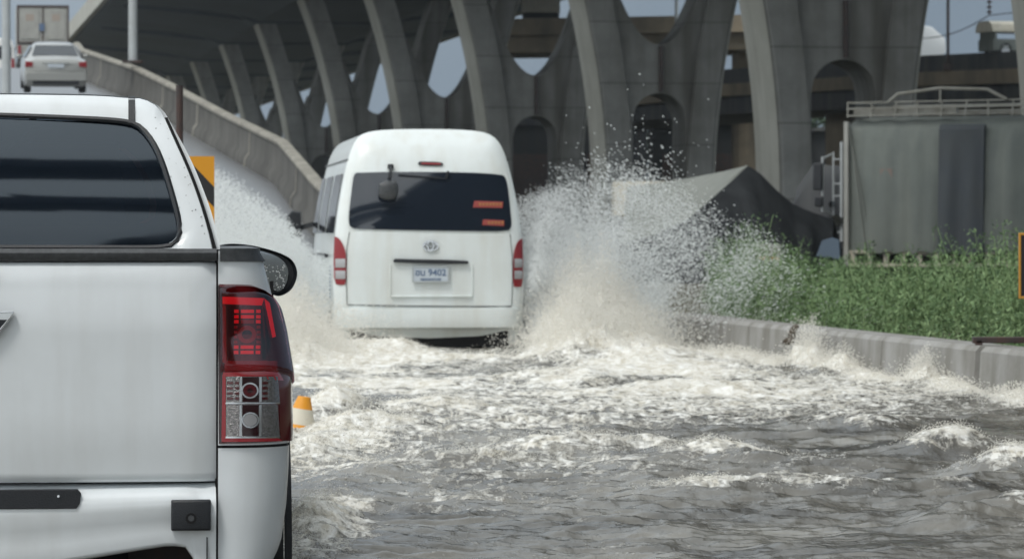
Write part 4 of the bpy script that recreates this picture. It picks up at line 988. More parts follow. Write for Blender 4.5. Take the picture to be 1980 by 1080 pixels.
# lamps at the corners
def vlamp(fl):
    pts = [(648, 457), (655, 459), (664, 472), (670, 492), (670, 549), (660, 551), (647, 549), (646, 500)] if fl < 0 else [(1013, 461), (1004, 464), (996, 480), (993, 500), (992, 553), (1002, 555), (1013, 554), (1014, 505)]
    l = vpoly(pts, 'tail_light', M['vlamp_red'], .010, 1)
    xa, xb = (648, 669) if fl < 0 else (994, 1013)
    for y0, y1, m_ in ((500, 517, 'lamp_grey'), (523, 539, 'lamp_grey')): vpoly([(xa + 1, y0), (xb - 1, y0), (xb - 1, y1), (xa + 1, y1)], 'clear_lens', M[m_], .024, 0, l, .01)
vlamp(-1); vlamp(1)
# side windows, mirrors, door furniture
def sideu(z): return float(np.interp(z, [p[1] for p in reversed(full[:44])], [p[0] for p in reversed(full[:44])]))
for fl in (-1, 1):
    for y0, y1, nm in ((.35, 1.75, 'side_window'), (1.95, 3.2, 'side_window'), (3.4, 4.3, 'door_window')):
        g = []
        for z in np.linspace(1.37, 1.93, 6):
            i = .05 * (z - 1.37) / .5; g.append([(fl * (sideu(z) + .006), y, z) for y in np.linspace(y0 + i, y1 - i * (3 if nm[0] == 'd' else 1), 5)])
        w_ = grid_mb(g).build(nm, M['vanglass'], vn, smooth=True)
    mb = MB(); mb.tube([(fl * (sideu(2.05) + .004), y, 2.06) for y in (.25, 1, 2, 3, 4.1)], .008, 5); mb.build('rain_gutter', M['rail'], vn)
    mb = MB(); mb.box((fl * .915, 1.9, 1.16), (.02, 1.3, .02)); mb.build('door_rail', M['rail'], vn)
    mb = MB(); mb.box((fl * .918, 3.3, 1.15), (.03, .16, .03)); mb.box((fl * .918, 1.0, 1.15), (.03, .14, .03)); mb.build('door_handle', M['black'], vn, bevel=.005)
    mb = MB(); mb.bar((fl * .88, 4.15, 1.46), (fl * 1.02, 4.2, 1.42), .05); m_ = mb.build('door_mirror', M['black'], vn)
    mb = MB(); mb.loft([[(fl * (1.08 + a_ * k), y, 1.46 + b_2 * k) for a_, b_2 in ((-.07, -.13), (.05, -.15), (.08, -.05), (.08, .08), (.03, .14), (-.07, .13))] for y, k in ((4.12, .9), (4.14, 1), (4.22, .9), (4.27, .6))]); mb.build('mirror_shell', M['black'], m_, smooth=True)
    for y in (.95, 3.9):
        wheel(vn, fl * .80, y, .335, .2, fl)
# small dark lettering running down the rear quarter
mb = MB(); r3 = random.Random(3)
for k in range(9):
    z = 1.05 - k * .036; mb.box((-.913, .42 + r3.uniform(-.012, .012), z), (.006, .05, .022))
mb.build('side_lettering', M['plateblue'], vn)

# ---------------------------------------------------------------- vehicles on the ramp and overpasses
def sedan(loc, rz, lab):
    t = thing('silver_sedan', lab, 'car', loc, rz)
    def sec(y, hw, zb, zs, zt, tw):   # half width, bottom, shoulder, top, top half width
        h = [(0, zt), (tw * .8, zt - .01), (tw, zt - .05), (hw - .04, zs + .03), (hw, zs - .05), (hw + .01, .55), (hw - .02, zb + .05), (hw - .12, zb), (0, zb)]
        return [(p[0], y, p[1]) for p in sym(h)]
    mb = MB(); mb.loft([sec(0, .80, .32, .84, .93, .72), sec(.03, .86, .24, .88, .985, .74), sec(.12, .875, .2, .90, 1.0, .74), sec(.5, .88, .2, .92, 1.02, .72), sec(.62, .88, .2, .93, 1.06, .70), sec(1.25, .88, .2, .94, 1.37, .57), sec(1.5, .88, .2, .94, 1.40, .57), sec(2.3, .88, .2, .93, 1.41, .57), sec(2.7, .88, .2, .92, 1.36, .58), sec(3.35, .88, .2, .90, .96, .72), sec(4.2, .86, .22, .80, .84, .70), sec(4.5, .76, .3, .66, .70, .60)])
    mb.build('body', M['silver'], t, smooth=True, angle=38)
    mb = MB(); mb.v = [(-.66, .64, 1.055), (.66, .64, 1.055), (.545, 1.21, 1.335), (-.545, 1.21, 1.335)]; mb.v = [(p[0], p[1] - .012, p[2] + .012) for p in mb.v]; mb.f = [(0, 1, 2, 3)]; mb.build('rear_window', M['carglass'], t)
    for fl in (-1, 1):
        mb = MB(); mb.v = [(fl * .845, .85, .99), (fl * .85, 3.1, .97), (fl * .66, 2.55, 1.31), (fl * .66, 1.35, 1.32)]; mb.f = [(0, 1, 2, 3)]; mb.build('side_window', M['carglass'], t)
        mb = MB(); mb.prism([(fl * .86, .93), (fl * .64, .90), (fl * .66, .77), (fl * .875, .76)], -.02 + 0, .14); mb.build('tail_light', M['vlamp_red'], t, bevel=.01)
        mb = MB(); mb.box((fl * .96, 2.75, .98), (.16, .08, .11)); mb.build('door_mirror', M['silver'], t, bevel=.03)
        for y in (.85, 3.6): wheel(t, fl * .78, y, .31, .2, fl)
    mb = MB(); mb.box((0, -.005, .66), (1.66, .05, .02)); mb.box((0, -.03, .50), (1.70, .14, .24)); mb.build('rear_bumper', M['silver'], t, bevel=.04)
    mb = MB(); mb.box((0, -.02, .33), (1.3, .1, .12)); mb.build('diffuser', M['black'], t)
    mb = MB(); mb.box((0, -.025, .80), (.46, .02, .11)); mb.build('number_plate', M['plate'], t)
    mb = MB(); mb.box((0, -.02, .885), (.75, .03, .025)); mb.build('trim_bar', M['chrome'], t)
    return t
def on_ramp(x, d): return (x, d, float(road_z(d)) + .01)
p = wpt(108, 182, 110); slope = .09
o = sedan((p.x, p.y, p.z), R(8), 'silver gold sedan driving up the ramp beside the parapet'); o.rotation_euler = (R(4.5), 0, R(9))
def box_truck(loc, rz, lab, w_=2.3, h_=3.2, L=5.5):
    t = thing('box_truck', lab, 'truck', loc, rz)
    zb = 1.5; mb = MB(); mb.box((0, L / 2, (zb + h_) / 2), (w_, L, h_ - zb)); mb.build('cargo_box', M['boxgrey'], t, bevel=.02)
    mb = MB()
    for c, d in (((-w_ / 2 + .04, -.01, (zb + h_) / 2), (.08, .05, h_ - zb)), ((w_ / 2 - .04, -.01, (zb + h_) / 2), (.08, .05, h_ - zb)), ((0, -.012, h_ - .05), (w_ - .17, .05, .1)), ((0, -.012, zb + .04), (w_ - .17, .05, .08)), ((0, -.012, (zb + h_) / 2), (.06, .04, h_ - zb - .2))): mb.box(c, d)
    mb.build('door_frame', M['darksteel'], t)
    for fl in (-1, 1):
        mb = MB(); mb.box((fl * w_ * .25, -.02, (zb + h_) / 2), (w_ * .36, .03, (h_ - zb) * .78)); d_ = mb.build('rear_door', M['boxgrey'], t, bevel=.02)
        mb = MB(); mb.box((fl * w_ * .25, -.037, h_ - .55), (w_ * .16, .006, .3)); mb.build('faded_mark', mat('faded_mark', (.33, .28, .24), .6), d_)
    mb = MB(); mb.box((-.05, -.05, zb + .72), (.22, .05, .32)); mb.build('door_lock', M['plateblue'], t)
    mb = MB(); mb.box((0, .05, zb - .32), (w_, .12, .5)); mb.build('tail_board', M['boxgrey'], t, bevel=.02)
    for fl in (-1, 1):
        mb = MB(); mb.box((fl * (w_ / 2 - .12), -.03, zb - .3), (.13, .06, .42)); mb.build('tail_light', M['vlamp_red'], t)
        for y in (1.0, L - .2): wheel(t, fl * (w_ / 2 - .2), y, .45, .35, fl)
    mb = MB(); mb.box((0, L / 2, .75), (w_ * .8, L, .5)); mb.build('chassis', M['gap'], t)
    mb = MB(); mb.prism_x([(L + .05, .5), (L + 1.7, .5), (L + 1.75, 1.3), (L + 1.4, 2.2), (L + .05, 2.25)], -w_ * .42, w_ * .42); mb.build('cab', M['white'], t, bevel=.06)
    return t
p = wpt(83, 150, 172); box_truck((p.x, p.y, p.z), R(8), 'grey box truck ahead of the sedan at the top of the ramp')
def small_van(loc, rz, lab, group=None, name='passenger_van'):
    t = thing(name, lab, 'van', loc, rz, group)
    h = [(0, 2.25), (.6, 2.24), (.74, 2.16), (.84, 1.9), (.9, 1.35), (.92, .9), (.9, .4), (0, .35)]
    mb = MB(); mb.loft([[(p[0] * k, y, 1.3 + (p[1] - 1.3) * k2) for p in sym(h)] for y, k, k2 in ((0, .93, .95), (.06, 1, 1), (3.6, 1, 1), (4.2, .97, .9), (4.8, .9, .4))]); mb.build('body', M['white'], t, smooth=True, angle=35)
    mb = MB(); mb.box((0, -.005, 1.65), (1.45, .03, .55)); mb.build('rear_window', M['carglass'], t, bevel=.03)
    for fl in (-1, 1):
        mb = MB(); mb.box((fl * .78, -.01, 1.15), (.13, .05, .5)); mb.build('tail_light', M['vlamp_red'], t)
        mb = MB(); mb.box((fl * .865, 1.9, 1.6), (.03, 3.2, .5)); mb.build('side_window', M['carglass'], t, bevel=.03)
        for y in (.8, 3.9): wheel(t, fl * .8, y, .34, .2, fl)
    return t
p = wpt(-12, 165, 160); small_van((p.x, p.y, p.z - .3), R(8), 'white van with red tail light cut by the left edge beyond the lamp post')
# covered truck with cream tarpaulin on the side overpass
p = wpt(1925, 104, 170)
t = thing('covered_truck', 'small truck with rounded cream cover crossing the side overpass', 'truck', (p.x + .95, p.y + 3, p.z - .05), R(-72))
mb = MB(); h = [(0, 1.62), (.5, 1.6), (.8, 1.45), (.88, 1.2), (.88, 1.12), (0, 1.12)]; mb.loft([[(q[0], y, q[1]) for q in sym(h)] for y in (-1.2, -1.1, 1.3, 1.4)]); mb.build('cover', M['cream'], t, smooth=True, angle=40)
mb = MB(); mb.box((0, -.98, .7), (1.6, .1, .84)); mb.box((0, .1, .55), (1.6, 2.4, .5)); mb.build('cargo_bed', M['tarp_grey'], t)
mb = MB(); mb.loft([[(q[0], y, q[1]) for q in sym([(0, zt_), (.62, zt_ - .02), (.78, .9), (.8, .3), (0, .3)])] for y, zt_ in ((1.45, 1.3), (2.2, 1.3), (2.8, .95), (3.6, .8))]); mb.build('cab', M['white'], t, smooth=True, angle=40)
mb = MB(); mb.box((-.72, 1.85, 1.08), (.1, .7, .3)); mb.build('cab_window', M['carglass'], t, bevel=.02)
for fl in (-1, 1):
    for y in (-.5, 2.7): wheel(t, fl * .7, y, .33, .2, fl)
p = wpt(1634, 104, 181); o = small_van((p.x, p.y, p.z - .85), R(-70), 'white vehicle nose showing past the nearest pier on the side overpass', name='white_minibus')
# pale container lorry on the far overpass
p = wpt(1046, 36, 233); t = thing('container_lorry', 'pale container lorry on the far overpass in the U cut', 'truck', (p.x, p.y + 1, p.z - .2))
mb = MB(); mb.box((0, 2, 1.9), (2.3, 5, 2.6)); mb.build('container', M['cream'], t)
mb = MB(); [mb.box((-1.05 + k * .21, -.52, 1.9), (.05, .05, 2.5)) for k in range(11)]; mb.build('rib', M['boxgrey'], t)
mb = MB(); mb.box((0, 2, .4), (2, 5, .4)); mb.build('chassis', M['gap'], t)
for fl in (-1, 1): wheel(t, fl * .95, 1, .42, .3, fl)

# ---------------------------------------------------------------- roadside trucks behind the weeds
p = wpt(1640, 500, 78)
gt = thing('covered_cargo_truck', 'big cargo truck with grey tarpaulin sides and a railed roof rack at right', 'truck', (p.x, p.y, 0), R(-28))
# local: u along the visible side (to the right and nearer), y away
Lk = 7.0; z0, z1 = .95, 3.62
mb = MB(); n = 150; rs = []
r5 = random.Random(5)
for k in range(n + 1):
    u = Lk * k / n; wv = .035 * math.sin(u * 6.3 + .8 * math.sin(u * 2.1)) + .012 * math.sin(u * 19 + 1) - .13 * math.sin(PI * (u % 2.3) / 2.3); sg = .05 * abs(math.sin(PI * u / .36)); rs.append([(u, .0 + wv * .9, z0 + sg), (u, wv * 1.15, z0 + .5), (u, wv + .03 * math.sin(u * 5), z0 + 1.1), (u, wv * .8 - .03 * math.sin(u * 6.1), z0 + 1.8), (u, .02 + wv * .4, z1 - .4), (u, .03, z1 - .22), (u, .10, z1 - .08), (u, .3, z1 + .02 * math.sin(k * .5)), (u, 1.15, z1 + .1), (u, 2.3, z1), (u, 2.3, z0)])
mb.loft(rs); cv = mb.build('tarpaulin', M['tarp_grey'], gt, smooth=True, angle=60)
mb = MB(); mb.loft([[(u, -.20 + .05 * math.sin(u * 11), z0 + .03 * math.sin(u * 9)), (u, -.19 + .035 * math.sin(u * 13 + 1), z0 + 1.3), (u, -.13 + .02 * math.sin(u * 7), z1 - .2), (u, -.06, z1 - .1), (u, .0, z1 - .12), (u, -.0, z0 - .02)] for u in np.linspace(2.0, 2.95, 26)]); mb.build('dark_panel', M['navytarp'], cv)
mb = MB(); mb.box((.86, -.09, 2.52), (.26, .01, .26)); mb.build('faded_red_mark', mat('faded_red_mark', (.20, .16, .14), .8), cv)
mb = MB(); [mb.box((.86, -.10, 2.2 - k * .17), (.24 - .02 * k, .01, .06)) for k in range(4)]; mb.build('faded_lettering', mat('faded_lettering', (.19, .19, .165), .8), cv)
mb = MB(); mb.box((0, -.06, 2.15), (.09, .12, 2.9)); mb.box((-.02, 1.1, 2.2), (.08, .08, 2.8)); mb.box((-.02, 2.3, 2.2), (.09, .09, 2.8)); mb.build('corner_post', M['boxgrey'], gt)

mb = MB()
for z in (3.72, 3.86, 3.98): mb.bar((0, -.02, z), (Lk, -.02, z + .02), .028); mb.bar((0, 2.3, z), (Lk, 2.3, z), .04); mb.bar((0, -.02, z), (0, 2.3, z), .04)
for k in range(15): mb.bar((k * .5, -.02, 3.68), (k * .5 + .03 * (k % 3), -.02, 3.99), .025)
mb.tube([(.9, -.05, 3.98), (1.1, -.05, 4.14), (2.0, -.05, 4.24), (3.0, -.05, 4.2), (3.4, -.05, 4.0)], .035, 6); mb.bar((2.0, -.05, 3.95), (2.0, -.05, 4.22), .03)
mb.box((1.2, .1, 3.81), (2.2, .1, .15)); mb.build('roof_rack', mat('dull_rack_steel', (.30, .30, .27), .6, noise=(3, (.18, .17, .14), .9)), gt)
mb = MB()
for k in range(18): mb.box((.12 + k * .36, -.03, .86), (.1, .05, .24))
mb.box((Lk / 2, -.03, .99), (Lk, .06, .06)); mb.box((Lk / 2, -.03, .73), (Lk, .06, .07)); mb.build('side_rail', M['cream'], gt)
mb = MB(); mb.box((Lk / 2, 1.15, .72), (Lk - .2, 2.1, .36)); mb.build('chassis', M['gap'], gt)
for k in range(7): 
    mb = MB(); mb.bar((.15 + k * .33, -.07, 1.02), (.22 + k * .33, -.07, .76), .02); mb.build('tarp_tie', M['tarp_pale'], cv)
mb = MB(); mb.bar((.05, -.07, 3.5), (.42, -.07, 1.0), .022); mb.bar((.12, -.07, 3.1), (.55, -.07, 1.0), .018); mb.build('rope', M['tarp_pale'], cv)
for x in (1.0, 2.1, 5.2):
    w_ = MB(); w_.tube([(x, .15, .5), (x, .42, .5)], .46, 22); w_.build('wheel', M['rubber'], gt, smooth=True)
# cab beyond, with a tall mirror bracket
mb = MB(); mb.loft([[(u, .1, .55), (u, .1, zt_ - .35), (u, .3, zt_), (u, 2.0, zt_), (u, 2.2, zt_ - .35), (u, 2.2, .55)] for u, zt_ in ((-.15, 2.7), (-.9, 2.75), (-1.25, 2.3), (-1.3, 1.4))]); mb.build('cab', M['darkconc'], gt, smooth=True, angle=35)
mb = MB(); mb.bar((-.35, -.05, 2.95), (-.38, -.42, 2.85), .03); mb.bar((-.35, -.05, 1.75), (-.38, -.42, 1.85), .03); mb.bar((-.38, -.42, 1.8), (-.38, -.42, 2.9), .035)
mb.bar((-.12, -.05, 1.2), (-.12, -.05, 3.2), .05); mb.bar((-.3, -.05, 1.2), (-.3, -.05, 3.0), .03)
for k in (0, 1, 3, 4, 6): mb.bar((-.12, -.05, 1.4 + k * .24), (-.3, -.05, 1.36 + k * .25), .025)
mb.build('ladder_bracket', M['steel'], gt)
mb = MB(); mb.box((-.46, -.46, 2.5), (.2, .08, .55)); mb.box((-.44, -.45, 2.0), (.18, .08, .22)); mb.build('mirror', M['black'], gt, bevel=.03)
for lx, lz, lr in ((-.2, 1.62, .12), (-.3, 1.95, .07)): mb = MB(); mb.tube([(lx, -.14, lz), (lx, -.05, lz)], lr, 14); mb.build('lamp', M['chrome'], gt)

# crates and pots piled beside the cab
# dark pyramid tarpaulin over a low trailer
ax = wpt(1450, 320, 72)
tt = thing('tarpaulin_load', 'steep dark tarpaulin tent over a load with one pale slope, left of the big truck', 'tarpaulin', (ax.x, ax.y, .3))
apex = Vector((0, 0, ax.z - .3))
def tp(x, y, d): q = wpt(x, y, d); return Vector((q.x - ax.x, q.y - ax.y, q.z - .3))
ridge = [tp(1448, 320, 72), tp(1400, 332, 73.5), tp(1345, 343, 75), tp(1280, 352, 77), tp(1212, 360, 79)]
eave = [tp(1448, 320, 72), tp(1385, 376, 70.5), tp(1330, 425, 69.6), tp(1265, 455, 70), tp(1200, 470, 71)]
g = []
for i in range(5):
    row = []
    for k in range(13):
        t_ = k / 12; q = ridge[i].lerp(eave[i], t_); q = q + Vector((0, 0, -.10 * math.sin(PI * t_) * (i / 4) + .012 * math.sin(k * 2.3 + i))); row.append(tuple(q))
    g.append(row)
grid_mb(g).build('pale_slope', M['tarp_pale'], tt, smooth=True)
# dark front face with folds and right skirt
edge = [tp(1200, 470, 71), tp(1265, 455, 70), tp(1330, 425, 69.6), tp(1385, 376, 70.5), tp(1448, 320, 72), tp(1470, 335, 72), tp(1500, 366, 72.3), tp(1535, 395, 72.8), tp(1575, 412, 73.2), tp(1612, 424, 73.5)]
foot = [tp(1205, 560, 70.6), tp(1268, 560, 69.4), tp(1330, 560, 68.8), tp(1390, 545, 68.9), tp(1432, 500, 69.4), tp(1455, 470, 69.6), tp(1490, 480, 70), tp(1520, 515, 70.6), tp(1565, 520, 71.6), tp(1600, 515, 72.6)]
ed = resample([tuple(p) for p in edge], 60); fo = resample([tuple(p) for p in foot], 60); g = []
for i in range(60):
    row = []
    for k in range(17):
        t_ = k / 16; q = ed[i].lerp(fo[i], t_); fold = .17 * math.sin(i * .75 + 1.2 * t_) * t_ * (1 - .35 * t_) + .05 * math.sin(i * 1.9 + k * .2) * t_; q = q + Vector((0, -.28 * math.sin(PI * t_) - fold, 0)); row.append(tuple(q))
    g.append(row)
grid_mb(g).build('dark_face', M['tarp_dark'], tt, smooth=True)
back = [tuple(Vector(p) + Vector((.3, 3.2, -.5 if k else 0))) for k, p in enumerate([tuple(q) for q in ed])]
g = [[tuple(q) for q in ed], [(q.x + .4, q.y + 2.8, max(q.z * .55, .2)) for q in ed], [(q.x + .4, q.y + 3.0, .0) for q in ed]]
grid_mb(g).build('rear_face', M['tarp_dark'], tt, smooth=True)
mb = MB(); a = tp(1445, 512, 69.2); b = tp(1508, 512, 69.4); mb.box(((a.x + b.x) / 2, a.y - .05, a.z + .25), (b.x - a.x, .3, .24)); mb.build('trailer_board', M['boxgrey'], tt, bevel=.03)
mb = MB(); a = tp(1445, 500, 69); b = tp(1506, 500, 69); mb.box(((a.x + b.x) / 2, a.y - .12, a.z), (b.x - a.x, .05, .07)); mb.build('orange_strip', M['orange'], tt)
mb = MB(); mb.box((-.9, .6, .35), (2.6, 3.2, .5)); mb.build('trailer_bed', M['gap'], tt)
# low pale tarpaulin roof further left behind the spray
b = wpt(1235, 350, 84); t = thing('covered_stall', 'low cream roofed cover seen through the spray left of the dark tarpaulin', 'shelter', (b.x, b.y, .3))
zt_ = b.z - .3; mb = MB(); mb.loft([[(x, y, z) for y, z in ((-.9, zt_ - .75), (-.7, zt_ - .25), (.2, zt_), (1.6, zt_ - .05), (1.6, zt_ - .8))] for x in np.linspace(-.55, 1.6, 14)]); mb.build('cover', M['cream'], t, smooth=True)
for x in (-.5, 1.55):
    for y in (-.7, 1.5): mb = MB(); mb.tube([(x, y, -.2), (x, y, zt_ - .5)], .04, 8); mb.build('pole', M['steel'], t)
mb = MB(); mb.box((.5, .5, .5), (2, 1.6, 1.0)); mb.build('counter', M['darksteel'], t)
# motorcycle-like clutter: round lamp, blue sheet between the trucks
b = wpt(1600, 495, 70.5); t = thing('blue_cover', 'dull blue sheet hanging between the dark tarpaulin and covered truck', 'cover', b)
mb = MB(); q = [(-.2, .0), (-.1, .28), (.1, .34), (.2, .3), (.22, -.06), (0, -.02)]; mb.loft([[(p[0], y + .05 * math.sin(p[0] * 20), p[1]) for p in q] for y in (-.08, .06)]); mb.build('sheet', M['blueplastic'], t, smooth=True)
mb = MB(); [mb.tube([(x, 0, -1.2), (x, 0, .1)], .025, 8) for x in (-.12, .14)]; mb.build('leg', M['steel'], t)
# potted greenery and crates stacked by the cab
b = wpt(1578, 400, 80)
t = thing('roadside_shrub', 'small pale shrub showing above the dark tarpaulin by the truck cab', 'shrub', (b.x, b.y, .3))
leaf_cloud('foliage', [(0, 0, b.z - .3), (.15, .1, b.z - .5), (-.15, .1, b.z - .45)], [.22, .2, .2], 500, .05, M['leaf2'], t, seed=4)
mb = MB(); mb.tube([(0, 0, -.2), (0, 0, b.z - .3)], .03, 6); mb.build('stem', M['bark'], t)

# ---------------------------------------------------------------- weeds on the verge
def weeds():
    rg = np.random.default_rng(11); V = []; tot = 0
    n = 3400
    d = 24 + 34 * rg.random(n) ** 1.15; off = .42 + rg.gamma(2.0, 1.4, n)
    x = edge_x(d) + off
    px = 990 + x * F / d; keep = (px > 1385) & (px < 2300)
    d = d[keep]; x = x[keep]; n = len(d)
    h = .24 + .50 * rg.random(n) ** 1.5 + .34 * vnoise(x * .9, d * .5, 5)
    # lower where the weeds thin out towards the spray, taller clumps to the right
    px = 990 + x * F / d
    h = h * (.62 + .75 * vnoise(x * 1.1, d * .7, 9) ** 1.3); h *= np.interp(px, [1380, 1440, 1500, 1640, 1800, 1950, 2100], [.85, 1.2, .88, .76, .88, 1.02, 1.05]); h *= np.interp(x - edge_x(d), [.3, 1.0], [.8, 1])
    h = np.minimum(h, 1.2)
    out = []; stems = []
    per = 84
    for lvl in range(1):
        t = rg.random((n, per)) ** .7
        lean = rg.normal(0, .22, (n, 1, 2)); ang = rg.random((n, per)) * 2 * PI; sp = .24 * (1 - .55 * t) * rg.random((n, per)) ** .5
        cx = x[:, None] + lean[..., 0] * t * h[:, None] + np.cos(ang) * sp; cy = d[:, None] + lean[..., 1] * t * h[:, None] + np.sin(ang) * sp; cz = .38 + t * h[:, None] - .1 * sp
        p = np.stack([cx, cy, cz], -1).reshape(-1, 3); m = len(p)
        a = rg.normal(size=(m, 3)); a[:, 2] = np.abs(a[:, 2]) * .8 + .2; a /= np.linalg.norm(a, axis=1)[:, None]
        b = np.cross(a, rg.normal(size=(m, 3))); b /= np.linalg.norm(b, axis=1)[:, None]
        s = (.010 + .020 * rg.random(m))[:, None]
        v = np.stack([p - a * s, p - b * s * .28, p + a * s * 1.3, p + b * s * .28], 1)
        out.append(v)
    v = out[0]; k = rg.random(len(v)) < .42
    # slim stalks
    st = np.stack([np.stack([x - .004, d, np.full(n, .35)], -1), np.stack([x + .004, d, np.full(n, .35)], -1), np.stack([x + .003 + lean[:, 0, 0] * h, d + lean[:, 0, 1] * h, .35 + h], -1), np.stack([x - .003 + lean[:, 0, 0] * h, d + lean[:, 0, 1] * h, .35 + h], -1)], 1)
    a = v[~k].reshape(-1, 3); b = np.concatenate([v[k], st]).reshape(-1, 3)
    o = npmesh('verge_weeds', a, np.arange(len(a)).reshape(-1, 4), M['leaf'], smooth=False); tag(o, 'dense mass of feathery green weeds on the verge behind the kerb barrier', 'weeds', kind='stuff')
    o = npmesh('pale_verge_weeds', b, np.arange(len(b)).reshape(-1, 4), M['leaf2'], smooth=False); tag(o, 'paler stalks and young leaves mixed through the verge weeds', 'weeds', kind='stuff')
weeds()

# ---------------------------------------------------------------- flood water
def gauss(x, y, cx, cy, sx, sy, a=0):
    c, s = math.cos(a), math.sin(a); u = (x - cx) * c + (y - cy) * s; v = -(x - cx) * s + (y - cy) * c
    return np.exp(-(u / sx) ** 2 - (v / sy) ** 2)
def wd(py): return F * 1.12 / (py - HOR)          # distance of still water seen at row py
def wx(px, py): return (px - 990) * wd(py) / F
# breaking crests: (px, py) of the centre, half length and half depth in metres, height, foaminess, turn
CRESTS = [(1150, 880, .62, .30, .075, .66, .05), (900, 897, .35, .25, .05, .5, .1), (1390, 890, .30, .25, .06, .75, -.05),
          (1830, 880, .24, .35, .085, .62, .1), (1960, 915, .25, .3, .08, .5, 0), (1880, 1015, .22, .30, .075, .15, .1), (1960, 1000, .15, .22, .07, .25, 0),
          (860, 800, .38, .5, .07, .9, .35), (720, 835, .35, .6, .07, .9, -.4), (640, 810, .25, .5, .12, 1.0, 0), (600, 880, .16, .5, .05, .7, 0),
          (1100, 740, .5, .9, .06, .8, 0), (1350, 760, .7, .7, .06, .5, .1), (760, 690, .4, .9, .10, 1, 0), (1230, 700, .55, .9, .10, .9, 0),
          (1000, 950, .5, .3, .03, .25, .2), (700, 930, .35, .35, .04, .4, .15), (1640, 830, .5, .4, .06, .4, 0), (1540, 950, .5, .3, .03, .4, 0), (1350, 960, .25, .2, .03, .5, 0)]
SPL = [(-2.0, 35.4, .45, 1.4, .30), (-1.95, 33.6, .4, 1.0, .16), (.62, 36.2, .38, 1.5, .42), (.62, 34.2, .36, 1.0, .22), (1.05, 35.6, .4, 1.2, .26), (-2.3, 38.5, .4, 2.5, .4), (.75, 39.5, .4, 2.6, .45), (-.75, 33.4, 1.2, .5, .05),
       (2.40, 31.3, .13, .5, .22), (2.60, 30.5, .22, .6, .10), (2.85, 29.3, .3, .9, .04), (3.02, 28.25, .14, .35, .14), (3.2, 27.4, .25, .7, .06), (3.38, 25.7, .2, .8, .06), (2.2, 32.4, .2, .7, .05), (1.9, 33.6, .3, .8, .06)]
def water_h(x, y):
    amp = np.interp(y, [0, 12, 26, 40, 60, 90], [.9, 1, 1.15, 1.0, .5, .2])
    wxw = x + .18 * (fbm(x * .9, y * .6, 2, 3) - .5); 
    h = .050 * (ridged(x * .75 + 3, y * .95, 2, 11) - .5) + .050 * (fbm(x * 1.6, y * 3.0, 3, 21) - .5) + .036 * (ridged(wxw * 2.7, y * 6.2, 3, 31) - .55) + .024 * (fbm(x * 5, y * 13, 3, 41) - .5) + .004 * (ridged(x * 13, y * 24, 2, 43) - .5)
    calm = .55 + .9 * vnoise(x * .5 + 9, y * .3, 77)
    h = h * amp * calm
    foam = np.zeros_like(h)
    for (px, py, sx, sy, hh, fo, a) in CRESTS:
        cx, cy = wx(px, py), wd(py)
        g = gauss(x + .10 * (fbm(x * 2, y * 1.5, 2, 5) - .5), y + .5 * (fbm(x * 1.6, y * .8, 3, 6) - .5), cx, cy, sx, sy, a)
        # steep lee side turned to the viewer
        sh = np.clip((y - cy) / sy, -1.5, 1.5); g2 = g * (1 - .25 * sh)
        h = h + 1.25 * hh * g2 * (.72 + .55 * ridged(x * 5, y * 3.2, 3, 51)); foam = np.maximum(foam, fo * np.clip(g * 1.5, 0, 1) * (.35 + .9 * fbm(x * 6, y * 5, 3, 52)))
    for (cx, cy, sx, sy, hh) in SPL:
        g = gauss(x + .18 * (fbm(x * 3, y * 2, 2, 7) - .5), y, cx, cy, sx, sy)
        h = h + hh * g * (.35 + 1.0 * ridged(x * 5.5, y * 3.5, 4, 61) ** 1.3); foam = np.maximum(foam, np.clip(g * 1.8, 0, 1) * 1.0)
    # churned wake behind the van
    wk = np.clip((y - 24.5) / 4, 0, 1) * np.clip((46 - y) / 4, 0, 1) * np.clip((x + 3.4) / .8, 0, 1) * np.clip((edge_x(y) - .4 - x) / 1.2, 0, 1)
    h = h + wk * (.045 * (ridged(x * 2.6, y * 2.2, 4, 71) - .45))
    wb = np.interp(y, [12, 18, 22, 24.5, 26.5, 29, 33, 45, 50], [.22, .32, .38, .50, .76, .95, 1.15, 1.2, .8])
    lat = np.interp(x, [-3.6, -2.6, 1.5, 2.6, 3.4], [.9, 1, .9, .62, .5])
    pt = np.clip((fbm(x * .8 + 4, y * .42, 4, 81) - .36) * 3.4, 0, 1.25); foam = np.maximum(foam, wb * lat * (.22 + .80 * pt + .25 * fbm(x * 3, y * 2, 3, 83)) - .04)
    foam = foam + .10 * (fbm(x * 2.0, y * 1.6, 3, 91) - .5) + np.clip((h - .045) * 2.4, 0, .35)
    # left strip beside the pickup stays frothy
    foam = np.maximum(foam, gauss(x, y, -.95, 20.5, .38, 3.2) * (.55 + .6 * fbm(x * 4, y * 3, 3, 92)))
    foam = np.maximum(foam, gauss(x, y, -.72, 14.6, .20, 1.6) * (.72 + .5 * fbm(x * 9, y * 6, 3, 93)))
    h = h + .085 * gauss(x, y, -.73, 14.3, .12, 1.1) * (.4 + ridged(x * 12, y * 8, 3, 94))
    # the water lies against the kerb and stays on the road side
    out = np.clip((x - (edge_x(y) - .02)) / .25, 0, 1); h = h * (1 - out) - .10 * out
    return WL + h, np.clip(foam, 0, 1.3)
def dense(a, b, s): return list(np.arange(a, b, s))
xs = np.array(list(-60 * np.linspace(1, .12, 14) ** 1.6)[:-1] + dense(-4.6, -3.3, .08) + dense(-3.3, -1.4, .028) + dense(-1.4, 3.0, .0145) + dense(3.0, 3.9, .022) + dense(3.9, 8.2, .15)); xs = np.unique(np.round(xs, 4))
yl = [-12, -4, 0, 4, 7, 9, 10]; y = 10.5
while y < 12.4: yl.append(y); y += .06
